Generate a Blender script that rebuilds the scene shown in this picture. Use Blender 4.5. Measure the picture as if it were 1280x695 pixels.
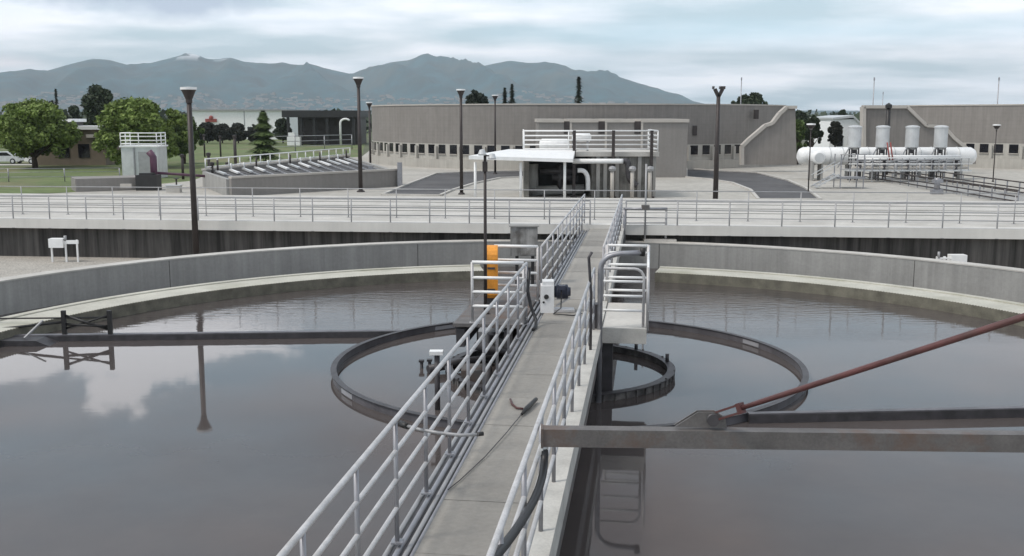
import bpy, math, random
from mathutils import Vector, Matrix, noise
R = math.radians
random.seed(7)
for o in list(bpy.data.objects): bpy.data.objects.remove(o)
S = bpy.context.scene
COL = S.collection
# ------------------------------------------------------------------ camera
CAMZ = 4.8
PITCH = 8.854
cd = bpy.data.cameras.new('camera'); cam = bpy.data.objects.new('camera', cd); COL.objects.link(cam)
cam.location = (0, 0, CAMZ); cam.rotation_euler = (R(90-PITCH), 0, 0)
cd.sensor_width = 36; cd.lens = 36*1300/1280; cd.clip_start = .05; cd.clip_end = 40000
S.camera = cam
S.render.resolution_x = 1024; S.render.resolution_y = 556
# ------------------------------------------------------------------ sky
SUN_EL, SUN_AZ = 54, -112          # azimuth from +Y, negative = to the left
w = bpy.data.worlds.new('World'); S.world = w; w.use_nodes = True
nt = w.node_tree; N = nt.nodes; L = nt.links
for n in list(N): N.remove(n)
def nd(t, **k):
    n = N.new(t)
    for a, b in k.items(): setattr(n, a, b)
    return n
def mth(op, a, b=None, clamp=False):
    n = nd('ShaderNodeMath', operation=op); n.use_clamp = clamp
    for i, v in enumerate((a, b)):
        if v is None: continue
        if isinstance(v, (int, float)): n.inputs[i].default_value = v
        else: L.new(v, n.inputs[i])
    return n.outputs[0]
def ramp(fac, stops, interp='LINEAR'):
    n = nd('ShaderNodeValToRGB'); n.color_ramp.interpolation = interp
    e = n.color_ramp.elements
    while len(e) < len(stops): e.new(.5)
    for i, (p, c) in enumerate(stops):
        e[i].position = p; e[i].color = (c, c, c, 1) if isinstance(c, (int, float)) else (*c, 1)
    L.new(fac, n.inputs[0]); return n.outputs[0]
def mixc(f, a, b):
    n = nd('ShaderNodeMix', data_type='RGBA')
    if isinstance(f, (int, float)): n.inputs[0].default_value = f
    else: L.new(f, n.inputs[0])
    for i, v in ((6, a), (7, b)):
        if isinstance(v, tuple): n.inputs[i].default_value = (*v, 1)
        else: L.new(v, n.inputs[i])
    return n.outputs[2]
sky = nd('ShaderNodeTexSky', sky_type='NISHITA'); sky.sun_disc = False
sky.sun_elevation = R(SUN_EL); sky.sun_rotation = R(SUN_AZ); sky.air_density = 1.2; sky.dust_density = 3.0
tc = nd('ShaderNodeTexCoord'); sep = nd('ShaderNodeSeparateXYZ'); L.new(tc.outputs['Generated'], sep.inputs[0])
X, Y, Z = sep.outputs
zz = mth('ADD', mth('MAXIMUM', Z, 0.0), .10)
px = mth('DIVIDE', X, zz); py = mth('DIVIDE', Y, zz)
cb = nd('ShaderNodeCombineXYZ'); L.new(mth('MULTIPLY', px, .85), cb.inputs[0]); L.new(py, cb.inputs[1])
n1 = nd('ShaderNodeTexNoise'); n1.inputs['Scale'].default_value = .75; n1.inputs['Detail'].default_value = 6; n1.inputs['Roughness'].default_value = .52
L.new(cb.outputs[0], n1.inputs['Vector'])
cover = ramp(n1.outputs[0], [(.40, .05), (.60, 1.0)])
n2 = nd('ShaderNodeTexNoise'); n2.inputs['Scale'].default_value = 1.1; n2.inputs['Detail'].default_value = 7
cb2 = nd('ShaderNodeCombineXYZ'); L.new(px, cb2.inputs[0]); L.new(py, cb2.inputs[1]); cb2.inputs[2].default_value = 4.2
L.new(cb2.outputs[0], n2.inputs['Vector'])
cl_low = mixc(ramp(n2.outputs[0], [(.35, 0.), (.62, 1.)]), (8.0, 8.7, 9.6), (9.7, 9.9, 10.5))
# overhead the cover is thicker and greyer
cl_hi = mixc(ramp(n2.outputs[0], [(.35, 0.), (.65, 1.)]), (3.9, 3.6, 3.7), (6.8, 6.3, 6.35))
cloud = mixc(ramp(Z, [(.10, 0.), (.30, 1.)]), cl_low, cl_hi)
blue = mixc(.62, sky.outputs[0], (5.3, 7.3, 8.6))
base = mixc(cover, blue, cloud)
def blob(az, el, wa, we, nz=.9, sc=9, seed=0.):
    """soft-edged cloud round one direction of the sky"""
    a = mth('ARCTAN2', X, Y); e = mth('ARCSINE', Z)
    da = mth('DIVIDE', mth('SUBTRACT', a, R(az)), R(wa)); de = mth('DIVIDE', mth('SUBTRACT', e, R(el)), R(we))
    d = mth('SQRT', mth('ADD', mth('MULTIPLY', da, da), mth('MULTIPLY', de, de)))
    c3 = nd('ShaderNodeCombineXYZ'); L.new(mth('MULTIPLY', a, 1.), c3.inputs[0]); L.new(mth('MULTIPLY', e, 1.6), c3.inputs[1]); c3.inputs[2].default_value = seed
    nn = nd('ShaderNodeTexNoise'); nn.inputs['Scale'].default_value = sc; nn.inputs['Detail'].default_value = 6; nn.inputs['Roughness'].default_value = .55
    L.new(c3.outputs[0], nn.inputs['Vector'])
    v = mth('ADD', mth('SUBTRACT', 1.0, d), mth('MULTIPLY', mth('SUBTRACT', nn.outputs[0], .5), nz*2))
    return v
bw = ramp(blob(-22, 10.9, 11, 3.8, 1.1, 15), [(.05, 0.), (.25, 1.)], 'EASE')
base = mixc(mth('MULTIPLY', bw, .9), base, (12.8, 12.9, 13.4))
bg1 = ramp(blob(-18., 6.1, 9, 1.3, .9, 13, 3.1), [(.1, 0.), (.6, 1.)])
base = mixc(mth('MULTIPLY', bg1, .95), base, (4.2, 5.0, 6.2))
bg2 = ramp(blob(-25.5, 2.6, 3.6, .55, .6, 16, 8.), [(.2, 0.), (.9, 1.)])
base = mixc(mth('MULTIPLY', bg2, .6), base, (9.2, 8.6, 9.0))
bb = ramp(blob(14, 4.3, 24, 1.0, .7, 4, 5.), [(.1, 0.), (.9, 1.)])
base = mixc(mth('MULTIPLY', bb, .6), base, (5.2, 7.4, 8.6))
bgn = nd('ShaderNodeBackground'); bgn.inputs[1].default_value = .10
L.new(base, bgn.inputs[0]); wo = nd('ShaderNodeOutputWorld'); L.new(bgn.outputs[0], wo.inputs[0])
# ------------------------------------------------------------------ sun
sl = bpy.data.lights.new('sun', 'SUN'); sl.energy = 1.3; sl.angle = R(10); sl.color = (1, .95, .88)
sun = bpy.data.objects.new('sun', sl); COL.objects.link(sun)
sd = Vector((math.sin(R(SUN_AZ))*math.cos(R(SUN_EL)), math.cos(R(SUN_AZ))*math.cos(R(SUN_EL)), math.sin(R(SUN_EL))))
sun.rotation_euler = sd.to_track_quat('Z', 'Y').to_euler(); sun.location = (0, 0, 60)
vs = S.view_settings
vs.view_transform = 'Standard'; vs.look = 'None'; vs.gamma = 1; vs.use_curve_mapping = False; vs.exposure = 0.52

# ================================================================== helpers
F = 1300.
def ray(x, y):
    u = (x-640)/F; v = (347.5-y)/F; p = R(PITCH)
    return Vector((u, math.cos(p)+v*math.sin(p), -math.sin(p)+v*math.cos(p)))
def at_z(x, y, z):          # a spot of the photograph on the horizontal plane z
    r = ray(x, y); return Vector((0, 0, CAMZ)) + r*((z-CAMZ)/r.z)
def at_y(x, y, Yd):         # a spot of the photograph on the upright plane Y = Yd
    r = ray(x, y); return Vector((0, 0, CAMZ)) + r*(Yd/r.y)
GZ = -.7                    # ground of the plant beyond the channel
def G(x, y): return at_z(x, y, GZ)

class MB:
    def __init__(s): s.v = []; s.f = []; s.sm = []
    def poly(s, vs_, fs, smooth=False):
        b = len(s.v); s.v += [tuple(v) for v in vs_]
        for f in fs: s.f.append([b+i for i in f]); s.sm.append(smooth)
        return s
    def box(s, a, b):
        x0, y0, z0 = [min(a[i], b[i]) for i in range(3)]; x1, y1, z1 = [max(a[i], b[i]) for i in range(3)]
        return s.poly([(x0,y0,z0),(x1,y0,z0),(x1,y1,z0),(x0,y1,z0),(x0,y0,z1),(x1,y0,z1),(x1,y1,z1),(x0,y1,z1)],
                      [(0,3,2,1),(4,5,6,7),(0,1,5,4),(1,2,6,5),(2,3,7,6),(3,0,4,7)])
    def bar(s, p0, p1, wd, ht, up=(0,0,1)):
        p0 = Vector(p0); p1 = Vector(p1); d = (p1-p0).normalized(); up = Vector(up)
        sx = d.cross(up)
        if sx.length < 1e-4: sx = d.cross(Vector((0, 1, 0)))
        sx.normalize(); uz = sx.cross(d)
        q = []
        for p in (p0, p1):
            for a, b in ((-1,-1),(1,-1),(1,1),(-1,1)): q.append(p+sx*a*wd/2+uz*b*ht/2)
        return s.poly(q, [(0,1,2,3),(7,6,5,4),(0,4,5,1),(1,5,6,2),(2,6,7,3),(3,7,4,0)])
    def tube(s, pts, r, n=10, caps=True):
        pts = [Vector(p) for p in pts]; m = len(pts)
        rr = r if isinstance(r, (list, tuple)) else [r]*m
        b = len(s.v); prev = None
        for i, p in enumerate(pts):
            d = (pts[min(i+1, m-1)]-pts[max(i-1, 0)]).normalized()
            if prev is None: a = d.orthogonal().normalized()
            else:
                a = prev - d*prev.dot(d); a.normalize()
            prev = a; c = d.cross(a)
            for k in range(n):
                t = 2*math.pi*k/n; s.v.append(tuple(p+(a*math.cos(t)+c*math.sin(t))*rr[i]))
        for i in range(m-1):
            for k in range(n):
                s.f.append([b+i*n+k, b+i*n+(k+1) % n, b+(i+1)*n+(k+1) % n, b+(i+1)*n+k]); s.sm.append(True)
        if caps:
            s.f.append([b+k for k in range(n)][::-1]); s.sm.append(False)
            s.f.append([b+(m-1)*n+k for k in range(n)]); s.sm.append(False)
        return s
    def lathe(s, c, prof, n=24, a0=0., a1=360., close=False):
        """prof: list of (r, z) ; swept round the upright axis through c"""
        full = abs(a1-a0-360) < 1e-6; b = len(s.v); m = len(prof); k = n if full else n+1
        for i in range(k):
            t = R(a0+(a1-a0)*i/n)
            for r_, z_ in prof: s.v.append((c[0]+r_*math.cos(t), c[1]+r_*math.sin(t), c[2]+z_))
        mm = m if close else m-1
        for i in range(n):
            j = (i+1) % k
            for q in range(mm):
                q2 = (q+1) % m
                s.f.append([b+i*m+q, b+j*m+q, b+j*m+q2, b+i*m+q2]); s.sm.append(False)
        if close and not full:
            s.f.append([b+q for q in range(m)]); s.sm.append(False)
            s.f.append([b+n*m+q for q in range(m)][::-1]); s.sm.append(False)
        return s
    def prism(s, pts, off):
        """flat outline pts (3-D) pushed along off"""
        pts = [Vector(p) for p in pts]; off = Vector(off); n = len(pts)
        return s.poly(pts+[p+off for p in pts], [list(range(n))[::-1], [n+i for i in range(n)]] + [(i, (i+1) % n, n+(i+1) % n, n+i) for i in range(n)])
    def sheet(s, pts): return s.poly(pts, [list(range(len(pts)))])
    def build(s, name, mat, parent=None, origin=None, label=None, auto=False):
        if parent is not None:
            o_ = Vector((0, 0, 0)); q = parent
            while q is not None: o_ = o_+Vector(q.location); q = q.parent
        else: o_ = Vector(origin) if origin is not None else Vector((0, 0, 0))
        me = bpy.data.meshes.new(name); me.from_pydata([(a-o_.x, b-o_.y, c-o_.z) for a, b, c in s.v], [], s.f)
        me.polygons.foreach_set('use_smooth', [True]*len(s.f) if auto else s.sm); me.update()
        me.materials.append(mat)
        o = bpy.data.objects.new(name, me); COL.objects.link(o)
        if parent is not None: o.parent = parent
        else: o.location = o_
        if label: o['label'] = label
        return o
def tag(o, label, cat, group=None, kind=None):
    if label: o['label'] = label
    if cat: o['category'] = cat
    if group: o['group'] = group
    if kind: o['kind'] = kind
    return o
def thing(name, label, cat, loc, group=None, rz=0):
    o = bpy.data.objects.new(name, None); COL.objects.link(o); o.location = loc; o.rotation_euler = (0, 0, rz)
    o.empty_display_size = .2
    return tag(o, label, cat, group)
def copy_tree(o, loc, label=None, rz=None, sc=None):
    def rec(q, par):
        c = q.copy(); COL.objects.link(c)
        if par is not None: c.parent = par; c.matrix_parent_inverse = q.matrix_parent_inverse.copy()
        for ch in list(bpy.data.objects):
            if ch.parent == q: rec(ch, c)
        return c
    kids = {}
    c = rec(o, None); c.location = loc
    if label: c['label'] = label
    if rz is not None: c.rotation_euler = (0, 0, rz)
    if sc is not None: c.scale = (sc, sc, sc) if not isinstance(sc, tuple) else sc
    return c

# ------------------------------------------------------------------ materials
def M(name, col, rough=.8, metal=0., var=.18, scale=2., bump=0., streak=0., fine=0., spec=.5, blot=0., blotcol=None):
    m = bpy.data.materials.new(name); m.use_nodes = True
    t = m.node_tree; b = t.nodes['Principled BSDF']; k = t.links
    b.inputs['Roughness'].default_value = rough; b.inputs['Metallic'].default_value = metal
    b.inputs['Specular IOR Level'].default_value = spec
    tcn = t.nodes.new('ShaderNodeTexCoord'); geo = t.nodes.new('ShaderNodeNewGeometry')
    def noise_(sc, det=5, vec=None, rough_=.55):
        n = t.nodes.new('ShaderNodeTexNoise'); n.inputs['Scale'].default_value = sc; n.inputs['Detail'].default_value = det; n.inputs['Roughness'].default_value = rough_
        k.new(vec if vec is not None else geo.outputs['Position'], n.inputs['Vector']); return n.outputs[0]
    def mapr(v, a, b_, c, d):
        n = t.nodes.new('ShaderNodeMapRange'); k.new(v, n.inputs[0])
        for i, q in enumerate((a, b_, c, d)): n.inputs[i+1].default_value = q
        return n.outputs[0]
    def mul(v, u):
        n = t.nodes.new('ShaderNodeMath'); n.operation = 'MULTIPLY'; k.new(v, n.inputs[0])
        if isinstance(u, float): n.inputs[1].default_value = u
        else: k.new(u, n.inputs[1])
        return n.outputs[0]
    f = mapr(noise_(scale, 6), .3, .7, 1-var, 1+var)
    if fine: f = mul(f, mapr(noise_(scale*14, 3), .3, .7, 1-fine, 1+fine))
    if streak:
        mp = t.nodes.new('ShaderNodeMapping'); mp.inputs['Scale'].default_value = (3.2, 3.2, .12); k.new(geo.outputs['Position'], mp.inputs[0])
        f = mul(f, mapr(noise_(1.3, 6, mp.outputs[0], .7), .38, .68, 1-streak, 1+streak*.45))
    hs = t.nodes.new('ShaderNodeMix'); hs.data_type = 'RGBA'; hs.blend_type = 'MULTIPLY'; hs.inputs[0].default_value = 1
    hs.inputs[6].default_value = (*col, 1); k.new(f, hs.inputs[7]); out = hs.outputs[2]
    if blot:
        mx = t.nodes.new('ShaderNodeMix'); mx.data_type = 'RGBA'; k.new(mapr(noise_(blot, 6, None, .65), .5, .66, 0, .85), mx.inputs[0])
        k.new(out, mx.inputs[6]); mx.inputs[7].default_value = (*blotcol, 1); out = mx.outputs[2]
    k.new(out, b.inputs['Base Color'])
    if bump:
        bp = t.nodes.new('ShaderNodeBump'); bp.inputs['Strength'].default_value = bump; bp.inputs['Distance'].default_value = .02
        k.new(noise_(scale*10, 5), bp.inputs['Height']); k.new(bp.outputs[0], b.inputs['Normal'])
    return m
m_conc = M('concrete_wall', (.345, .34, .325), .9, var=.10, scale=.9, streak=.14, fine=.05, bump=.3)
m_top = M('concrete_pale', (.52, .50, .465), .9, var=.14, scale=.7, fine=.07, bump=.3, blot=.5, blotcol=(.43, .41, .375))
m_fas = M('fascia_concrete', (.66, .64, .60), .9, var=.08, scale=.7, streak=.05)
m_launder = M('launder_concrete', (.50, .485, .42), .85, var=.12, scale=1.1, fine=.08, blot=.5, blotcol=(.36, .35, .27))
m_weir = M('weir_plate_algae', (.17, .16, .125), .8, var=.35, scale=3., fine=.15)
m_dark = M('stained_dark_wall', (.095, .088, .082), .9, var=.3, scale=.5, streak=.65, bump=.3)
m_deck = M('deck_concrete', (.325, .305, .275), .88, var=.12, scale=1.1, fine=.07, bump=.3)
m_curb = M('kerb_concrete', (.50, .485, .45), .85, var=.16, scale=2.5, fine=.08)
m_rail = M('aluminium_rail', (.54, .53, .53), .5, metal=.3, var=.16, scale=5, fine=.1, blot=3.5, blotcol=(.45, .44, .43))
m_post = M('rail_post_metal', (.33, .33, .35), .45, metal=.5, var=.15, scale=6)
m_railfar = M('weathered_rail', (.36, .36, .365), .5, metal=.3, var=.12, scale=3)
m_white = M('white_paint', (.84, .84, .83), .5, var=.06, scale=3)
m_silver = M('silver_paint', (.62, .63, .63), .4, metal=.25, var=.1, scale=2, streak=.08)
m_steel = M('rusty_galvanised', (.15, .14, .135), .62, metal=.3, var=.22, scale=3.5, fine=.12, blot=2.2, blotcol=(.15, .095, .07))
m_darksteel = M('dark_wet_steel', (.07, .066, .07), .5, metal=.3, var=.3, scale=5)
m_ring = M('grey_baffle', (.12, .115, .125), .45, var=.3, scale=2.5, streak=.2)
m_black = M('black_paint', (.022, .021, .021), .5, var=.2, scale=4)
m_blackrub = M('black_rubber', (.018, .018, .02), .45, var=.15, scale=8)
m_pole = M('bronze_pole', (.045, .036, .034), .5, metal=.2, var=.2, scale=3)
m_red = M('red_oxide_rod', (.105, .04, .038), .5, var=.35, scale=4, blot=3., blotcol=(.09, .05, .045))
m_orange = M('orange_guard', (.80, .32, .035), .55, var=.22, scale=5, streak=.25, fine=.1)
m_motor = M('blue_black_motor', (.045, .05, .075), .4, metal=.3, var=.2, scale=8)
m_gear = M('white_gearbox', (.74, .74, .74), .5, var=.08, scale=6)
m_block = M('grey_block_building', (.25, .232, .215), .92, var=.09, scale=.12, fine=.05, streak=.12)
m_block2 = M('grey_block_annex', (.26, .245, .23), .92, var=.06, scale=.3, fine=.04, streak=.07)
m_coping = M('coping_stone', (.47, .44, .40), .9, var=.08, scale=.7)
m_base = M('pale_wall_base', (.46, .44, .40), .9, var=.1, scale=.6, streak=.12)
m_glass = M('dark_window', (.012, .012, .016), .12, var=.2, scale=1)
m_pad = M('pale_gravel_pad', (.43, .41, .37), .95, var=.12, scale=.12, fine=.14, bump=.4, blot=.16, blotcol=(.36, .34, .305))
m_gravel = M('gravel', (.40, .375, .335), .95, var=.1, scale=1.5, fine=.35, bump=1.)
m_asph = M('asphalt', (.085, .083, .085), .9, var=.2, scale=.3, fine=.1, blot=.35, blotcol=(.12, .115, .115))
m_grass = M('lawn', (.115, .15, .05), .95, var=.25, scale=.08, fine=.2, blot=.10, blotcol=(.19, .165, .09))
m_field = M('far_fields', (.10, .11, .06), .95, var=.3, scale=.01, fine=.2)
m_mauve = M('purple_paint', (.10, .04, .07), .5, var=.2, scale=3)
m_tan = M('tan_brick', (.21, .17, .13), .9, var=.12, scale=1, fine=.08)
m_redsign = M('red_sign', (.30, .07, .06), .6, var=.1, scale=1)
m_bark = M('bark', (.08, .06, .045), .95, var=.25, scale=4)
m_yel = M('yellow_handle', (.5, .42, .1), .5)
def leaf(name, c, var=.35):
    m = M(name, c, .75, var=var, scale=.9, fine=.25); b = m.node_tree.nodes['Principled BSDF']
    b.inputs['Subsurface Weight'].default_value = 0
    return m
m_leafA = leaf('leaf_fresh', (.16, .22, .05)); m_leafB = leaf('leaf_mid', (.085, .13, .035)); m_leafC = leaf('leaf_dark', (.035, .052, .024))
m_leafD = leaf('leaf_purple', (.032, .036, .026)); m_con = leaf('needle_dark', (.03, .042, .028))

# block coursing for the big round buildings
def coursed(name, base):
    m = base.copy(); m.name = name; t = m.node_tree; b = t.nodes['Principled BSDF']
    g = t.nodes.new('ShaderNodeNewGeometry'); sp = t.nodes.new('ShaderNodeSeparateXYZ'); t.links.new(g.outputs['Position'], sp.inputs[0])
    w_ = t.nodes.new('ShaderNodeTexWave'); w_.wave_type = 'BANDS'; w_.bands_direction = 'Z'; w_.inputs['Scale'].default_value = .8; w_.inputs['Distortion'].default_value = 0
    t.links.new(g.outputs['Position'], w_.inputs[0])
    mr = t.nodes.new('ShaderNodeMapRange'); t.links.new(w_.outputs[1], mr.inputs[0]); mr.inputs[1].default_value = 0; mr.inputs[2].default_value = .15; mr.inputs[3].default_value = .955; mr.inputs[4].default_value = 1
    src = b.inputs['Base Color'].links[0].from_socket
    mx = t.nodes.new('ShaderNodeMix'); mx.data_type = 'RGBA'; mx.blend_type = 'MULTIPLY'; mx.inputs[0].default_value = 1
    t.links.new(src, mx.inputs[6]); t.links.new(mr.outputs[0], mx.inputs[7]); t.links.new(mx.outputs[2], b.inputs['Base Color'])
    return m
m_block_c = coursed('grey_block_courses', m_block)

# ================================================================== SETTING: ground and water
TC = (0.849, 18.461); TR = 14.809            # the settling tank
WALL_Z = CAMZ-4.0
def lower_ground():
    mb = MB(); n = 96; ri = TR+.42; vs_ = []
    for i in range(n):
        t = 2*math.pi*i/n; vs_.append((TC[0]+ri*math.cos(t), TC[1]+ri*math.sin(t), .03))
    Y1 = 36.3
    for i in range(n):
        t = 2*math.pi*i/n; c, s_ = math.cos(t), math.sin(t)
        k = 1/max(abs(c), abs(s_)); x = c*k*900; y = s_*k
        yy = TC[1]+(y*(Y1-TC[1]) if y > 0 else y*900)
        vs_.append((x, yy, .03))
    mb.poly(vs_, [(i, (i+1) % n, n+(i+1) % n, n+i) for i in range(n)])
    tag(mb.build('gravel_ground', m_gravel), None, None, kind='structure')
lower_ground()
# far ground: one sheet to the horizon
tag(MB().sheet([(-9000, 36, GZ-.02), (9000, 36, GZ-.02), (9000, 7800, GZ-.02), (-9000, 7800, GZ-.02)]).build('ground', m_field), None, None, kind='structure')
def patch(name, pts, mat, z):
    tag(MB().sheet([(p.x, p.y, z) for p in pts]).build(name, mat), None, None, kind='structure')
patch('lawn', [G(-700, 262), G(96, 240), G(240, 226), G(300, 203), G(452, 196), G(462, 160), G(-300, 152), G(-1300, 200)], m_grass, GZ-.01)
patch('plant_yard', [Vector((-60, 40, 0)), Vector((60, 40, 0)), Vector((110, 150, 0)), Vector((16, 150, 0)), G(462, 188), G(452, 196), G(300, 203), G(240, 226), G(96, 240)], m_pad, GZ)
def ribbon(name, pts, mat, z, z2=None, kerb=None):
    tag(MB().sheet([(p.x, p.y, z) for p in pts]).build(name, mat), None, None, kind='structure')
    if kerb:
        k = MB(); n = len(pts)
        for i in range(n):
            a, b = pts[i], pts[(i+1) % n]
            k.bar((a.x, a.y, z+.03), (b.x, b.y, z+.03), .22, .14)
        tag(k.build(name.replace('road', 'kerb'), kerb), None, None, kind='structure')
road1 = [G(478, 244), G(512, 230), G(545, 217.5), G(600, 215), G(668, 214), G(668, 221), G(625, 223), G(592, 230), G(566, 238), G(550, 245)]
road2 = [G(858, 211), G(900, 214), G(945, 216), G(985, 226), G(1008, 236), G(1026, 250), G(948, 250), G(938, 238), G(915, 229), G(886, 224.5), G(858, 222)]
ribbon('asphalt_road', road1, m_asph, GZ+.012, kerb=m_top)
ribbon('asphalt_road', road2, m_asph, GZ+.012, kerb=m_top)
# water
mw = bpy.data.materials.new('murky_water'); mw.use_nodes = True
t = mw.node_tree; b = t.nodes['Principled BSDF']; k = t.links
b.inputs['Base Color'].default_value = (.078, .071, .072, 1); b.inputs['Roughness'].default_value = .03; b.inputs['IOR'].default_value = 1.38
g = t.nodes.new('ShaderNodeNewGeometry')
mp = t.nodes.new('ShaderNodeMapping'); mp.inputs['Scale'].default_value = (.8, 2.2, 1); k.new(g.outputs['Position'], mp.inputs[0])
n_ = t.nodes.new('ShaderNodeTexNoise'); n_.inputs['Scale'].default_value = 2.4; n_.inputs['Detail'].default_value = 4; k.new(mp.outputs[0], n_.inputs['Vector'])
n3 = t.nodes.new('ShaderNodeTexNoise'); n3.inputs['Scale'].default_value = .35; n3.inputs['Detail'].default_value = 3; k.new(g.outputs['Position'], n3.inputs['Vector'])
vd = t.nodes.new('ShaderNodeSeparateXYZ'); k.new(g.outputs['Position'], vd.inputs[0])
mr = t.nodes.new('ShaderNodeMapRange'); k.new(vd.outputs[1], mr.inputs[0]); mr.inputs[1].default_value = 21.; mr.inputs[2].default_value = 29; mr.inputs[3].default_value = .012; mr.inputs[4].default_value = 1.0
ml = t.nodes.new('ShaderNodeMath'); ml.operation = 'MULTIPLY'; k.new(mr.outputs[0], ml.inputs[0]); k.new(n3.outputs[0], ml.inputs[1])
nw = t.nodes.new('ShaderNodeTexNoise'); nw.inputs['Scale'].default_value = .22; nw.inputs['Detail'].default_value = 7; nw.inputs['Roughness'].default_value = .6; k.new(g.outputs['Position'], nw.inputs['Vector'])
rw = t.nodes.new('ShaderNodeValToRGB'); rw.color_ramp.elements[0].position = .35; rw.color_ramp.elements[0].color = (.069, .060, .058, 1); rw.color_ramp.elements[1].position = .68; rw.color_ramp.elements[1].color = (.104, .089, .084, 1)
k.new(nw.outputs[0], rw.inputs[0]); k.new(rw.outputs[0], b.inputs['Base Color'])
bp = t.nodes.new('ShaderNodeBump'); bp.inputs['Distance'].default_value = .03; k.new(ml.outputs[0], bp.inputs['Strength']); k.new(n_.outputs[0], bp.inputs['Height']); k.new(bp.outputs[0], b.inputs['Normal'])
wd = MB(); wd.lathe((TC[0], TC[1], 0), [(.0, 0), (TR+.02, 0)], 96); wv = wd.build('water', mw)
tag(wv, None, None, kind='structure')
# ------------------------------------------------------------------ mountains
RIDGE = [(-700, 120), (-400, 96), (-200, 84), (-80, 92), (0, 91), (40, 86), (62, 88), (90, 80), (120, 72.5), (140, 74), (165, 81), (190, 78.5), (215, 72), (228, 69), (235, 65.5), (248, 67), (262, 73), (272, 73.5), (290, 71), (305, 76), (345, 80), (372, 81), (390, 79), (410, 85), (440, 92), (460, 86), (490, 77), (515, 74), (535, 71), (552, 74), (570, 79), (590, 85), (612, 80), (637, 75), (660, 78), (684, 77), (700, 82), (715, 88), (745, 90), (765, 93), (790, 101), (815, 109), (840, 118), (868, 127), (900, 134), (1000, 138), (1400, 139), (2000, 130)]
def ridge_y(x):
    for (a, ya), (b_, yb) in zip(RIDGE, RIDGE[1:]):
        if a <= x <= b_: return ya+(yb-ya)*(x-a)/(b_-a)
    return 140
D0, D1, D2 = 4300, 6300, 7600
def terr(px_, D):
    r = ray(px_, 145); d = Vector((r.x, r.y)).normalized()
    e = ray(px_, ridge_y(px_)); tane = e.z/math.hypot(e.x, e.y); H = max(tane*D1, 8)
    P = d*D
    if D < D0: return Vector((P.x, P.y, GZ))
    sft = (D-D0)/(D1-D0) if D <= D1 else max(0, 1-(D-D1)/(D2-D1))
    env = sft**1.25 if D <= D1 else sft
    nz = (1-abs(noise.noise(Vector((P.x/420+P.y/1500, P.y/1500, 1.3))))*3)*.5+noise.noise(Vector((P.x/170+P.y/700, P.y/600, 4.3)))*.45+noise.noise(Vector((P.x/70, P.y/200, 8.3)))*.18
    h = H*env*(1+nz*1.15*(1-env**2.2))
    h += (noise.noise(Vector((px_/9., 0, 5)))*.022+noise.noise(Vector((px_/3., 0, 2)))*.012)*H*env
    if D > D1: h = min(h, H*.99)
    return Vector((P.x, P.y, max(h, 0)+CAMZ*env+GZ*(1-env)))
def mountains():
    NX, NY = 520, 56
    mb = MB(); vs_ = []
    for j in range(NY+1):
        q = j/NY; D = D0+(D2-D0)*q
        for i in range(NX+1):
            v = terr(-700+2700*i/NX, D); vs_.append((v.x, v.y, v.z-.5*(1 if q in (0, 1) else 0)))
    fs = [(j*(NX+1)+i, j*(NX+1)+i+1, (j+1)*(NX+1)+i+1, (j+1)*(NX+1)+i) for j in range(NY) for i in range(NX)]
    mb.poly(vs_, fs, True)
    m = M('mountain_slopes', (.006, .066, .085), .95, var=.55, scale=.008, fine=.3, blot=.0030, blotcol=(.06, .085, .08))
    # snow on the highest crest
    t = m.node_tree; b = t.nodes['Principled BSDF']; g = t.nodes.new('ShaderNodeNewGeometry'); sp = t.nodes.new('ShaderNodeSeparateXYZ'); t.links.new(g.outputs['Position'], sp.inputs[0])
    nn = t.nodes.new('ShaderNodeTexNoise'); nn.inputs['Scale'].default_value = .011; nn.inputs['Detail'].default_value = 5; t.links.new(g.outputs['Position'], nn.inputs['Vector'])
    a = t.nodes.new('ShaderNodeMapRange'); t.links.new(sp.outputs[2], a.inputs[0]); a.inputs[1].default_value = 305; a.inputs[2].default_value = 345
    c = t.nodes.new('ShaderNodeMapRange'); t.links.new(nn.outputs[0], c.inputs[0]); c.inputs[1].default_value = .5; c.inputs[2].default_value = .53
    e = t.nodes.new('ShaderNodeMath'); e.operation = 'MULTIPLY'; t.links.new(a.outputs[0], e.inputs[0]); t.links.new(c.outputs[0], e.inputs[1])
    xm_ = t.nodes.new('ShaderNodeMapRange'); t.links.new(sp.outputs[0], xm_.inputs[0]); xm_.inputs[1].default_value = -1300; xm_.inputs[2].default_value = -1500
    e2 = t.nodes.new('ShaderNodeMath'); e2.operation = 'MULTIPLY'; t.links.new(e.outputs[0], e2.inputs[0]); t.links.new(xm_.outputs[0], e2.inputs[1]); e = e2
    mx = t.nodes.new('ShaderNodeMix'); mx.data_type = 'RGBA'; t.links.new(e.outputs[0], mx.inputs[0]); t.links.new(b.inputs['Base Color'].links[0].from_socket, mx.inputs[6]); mx.inputs[7].default_value = (.75, .77, .8, 1)
    t.links.new(mx.outputs[2], b.inputs['Base Color'])
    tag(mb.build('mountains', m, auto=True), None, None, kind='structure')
mountains()
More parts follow.
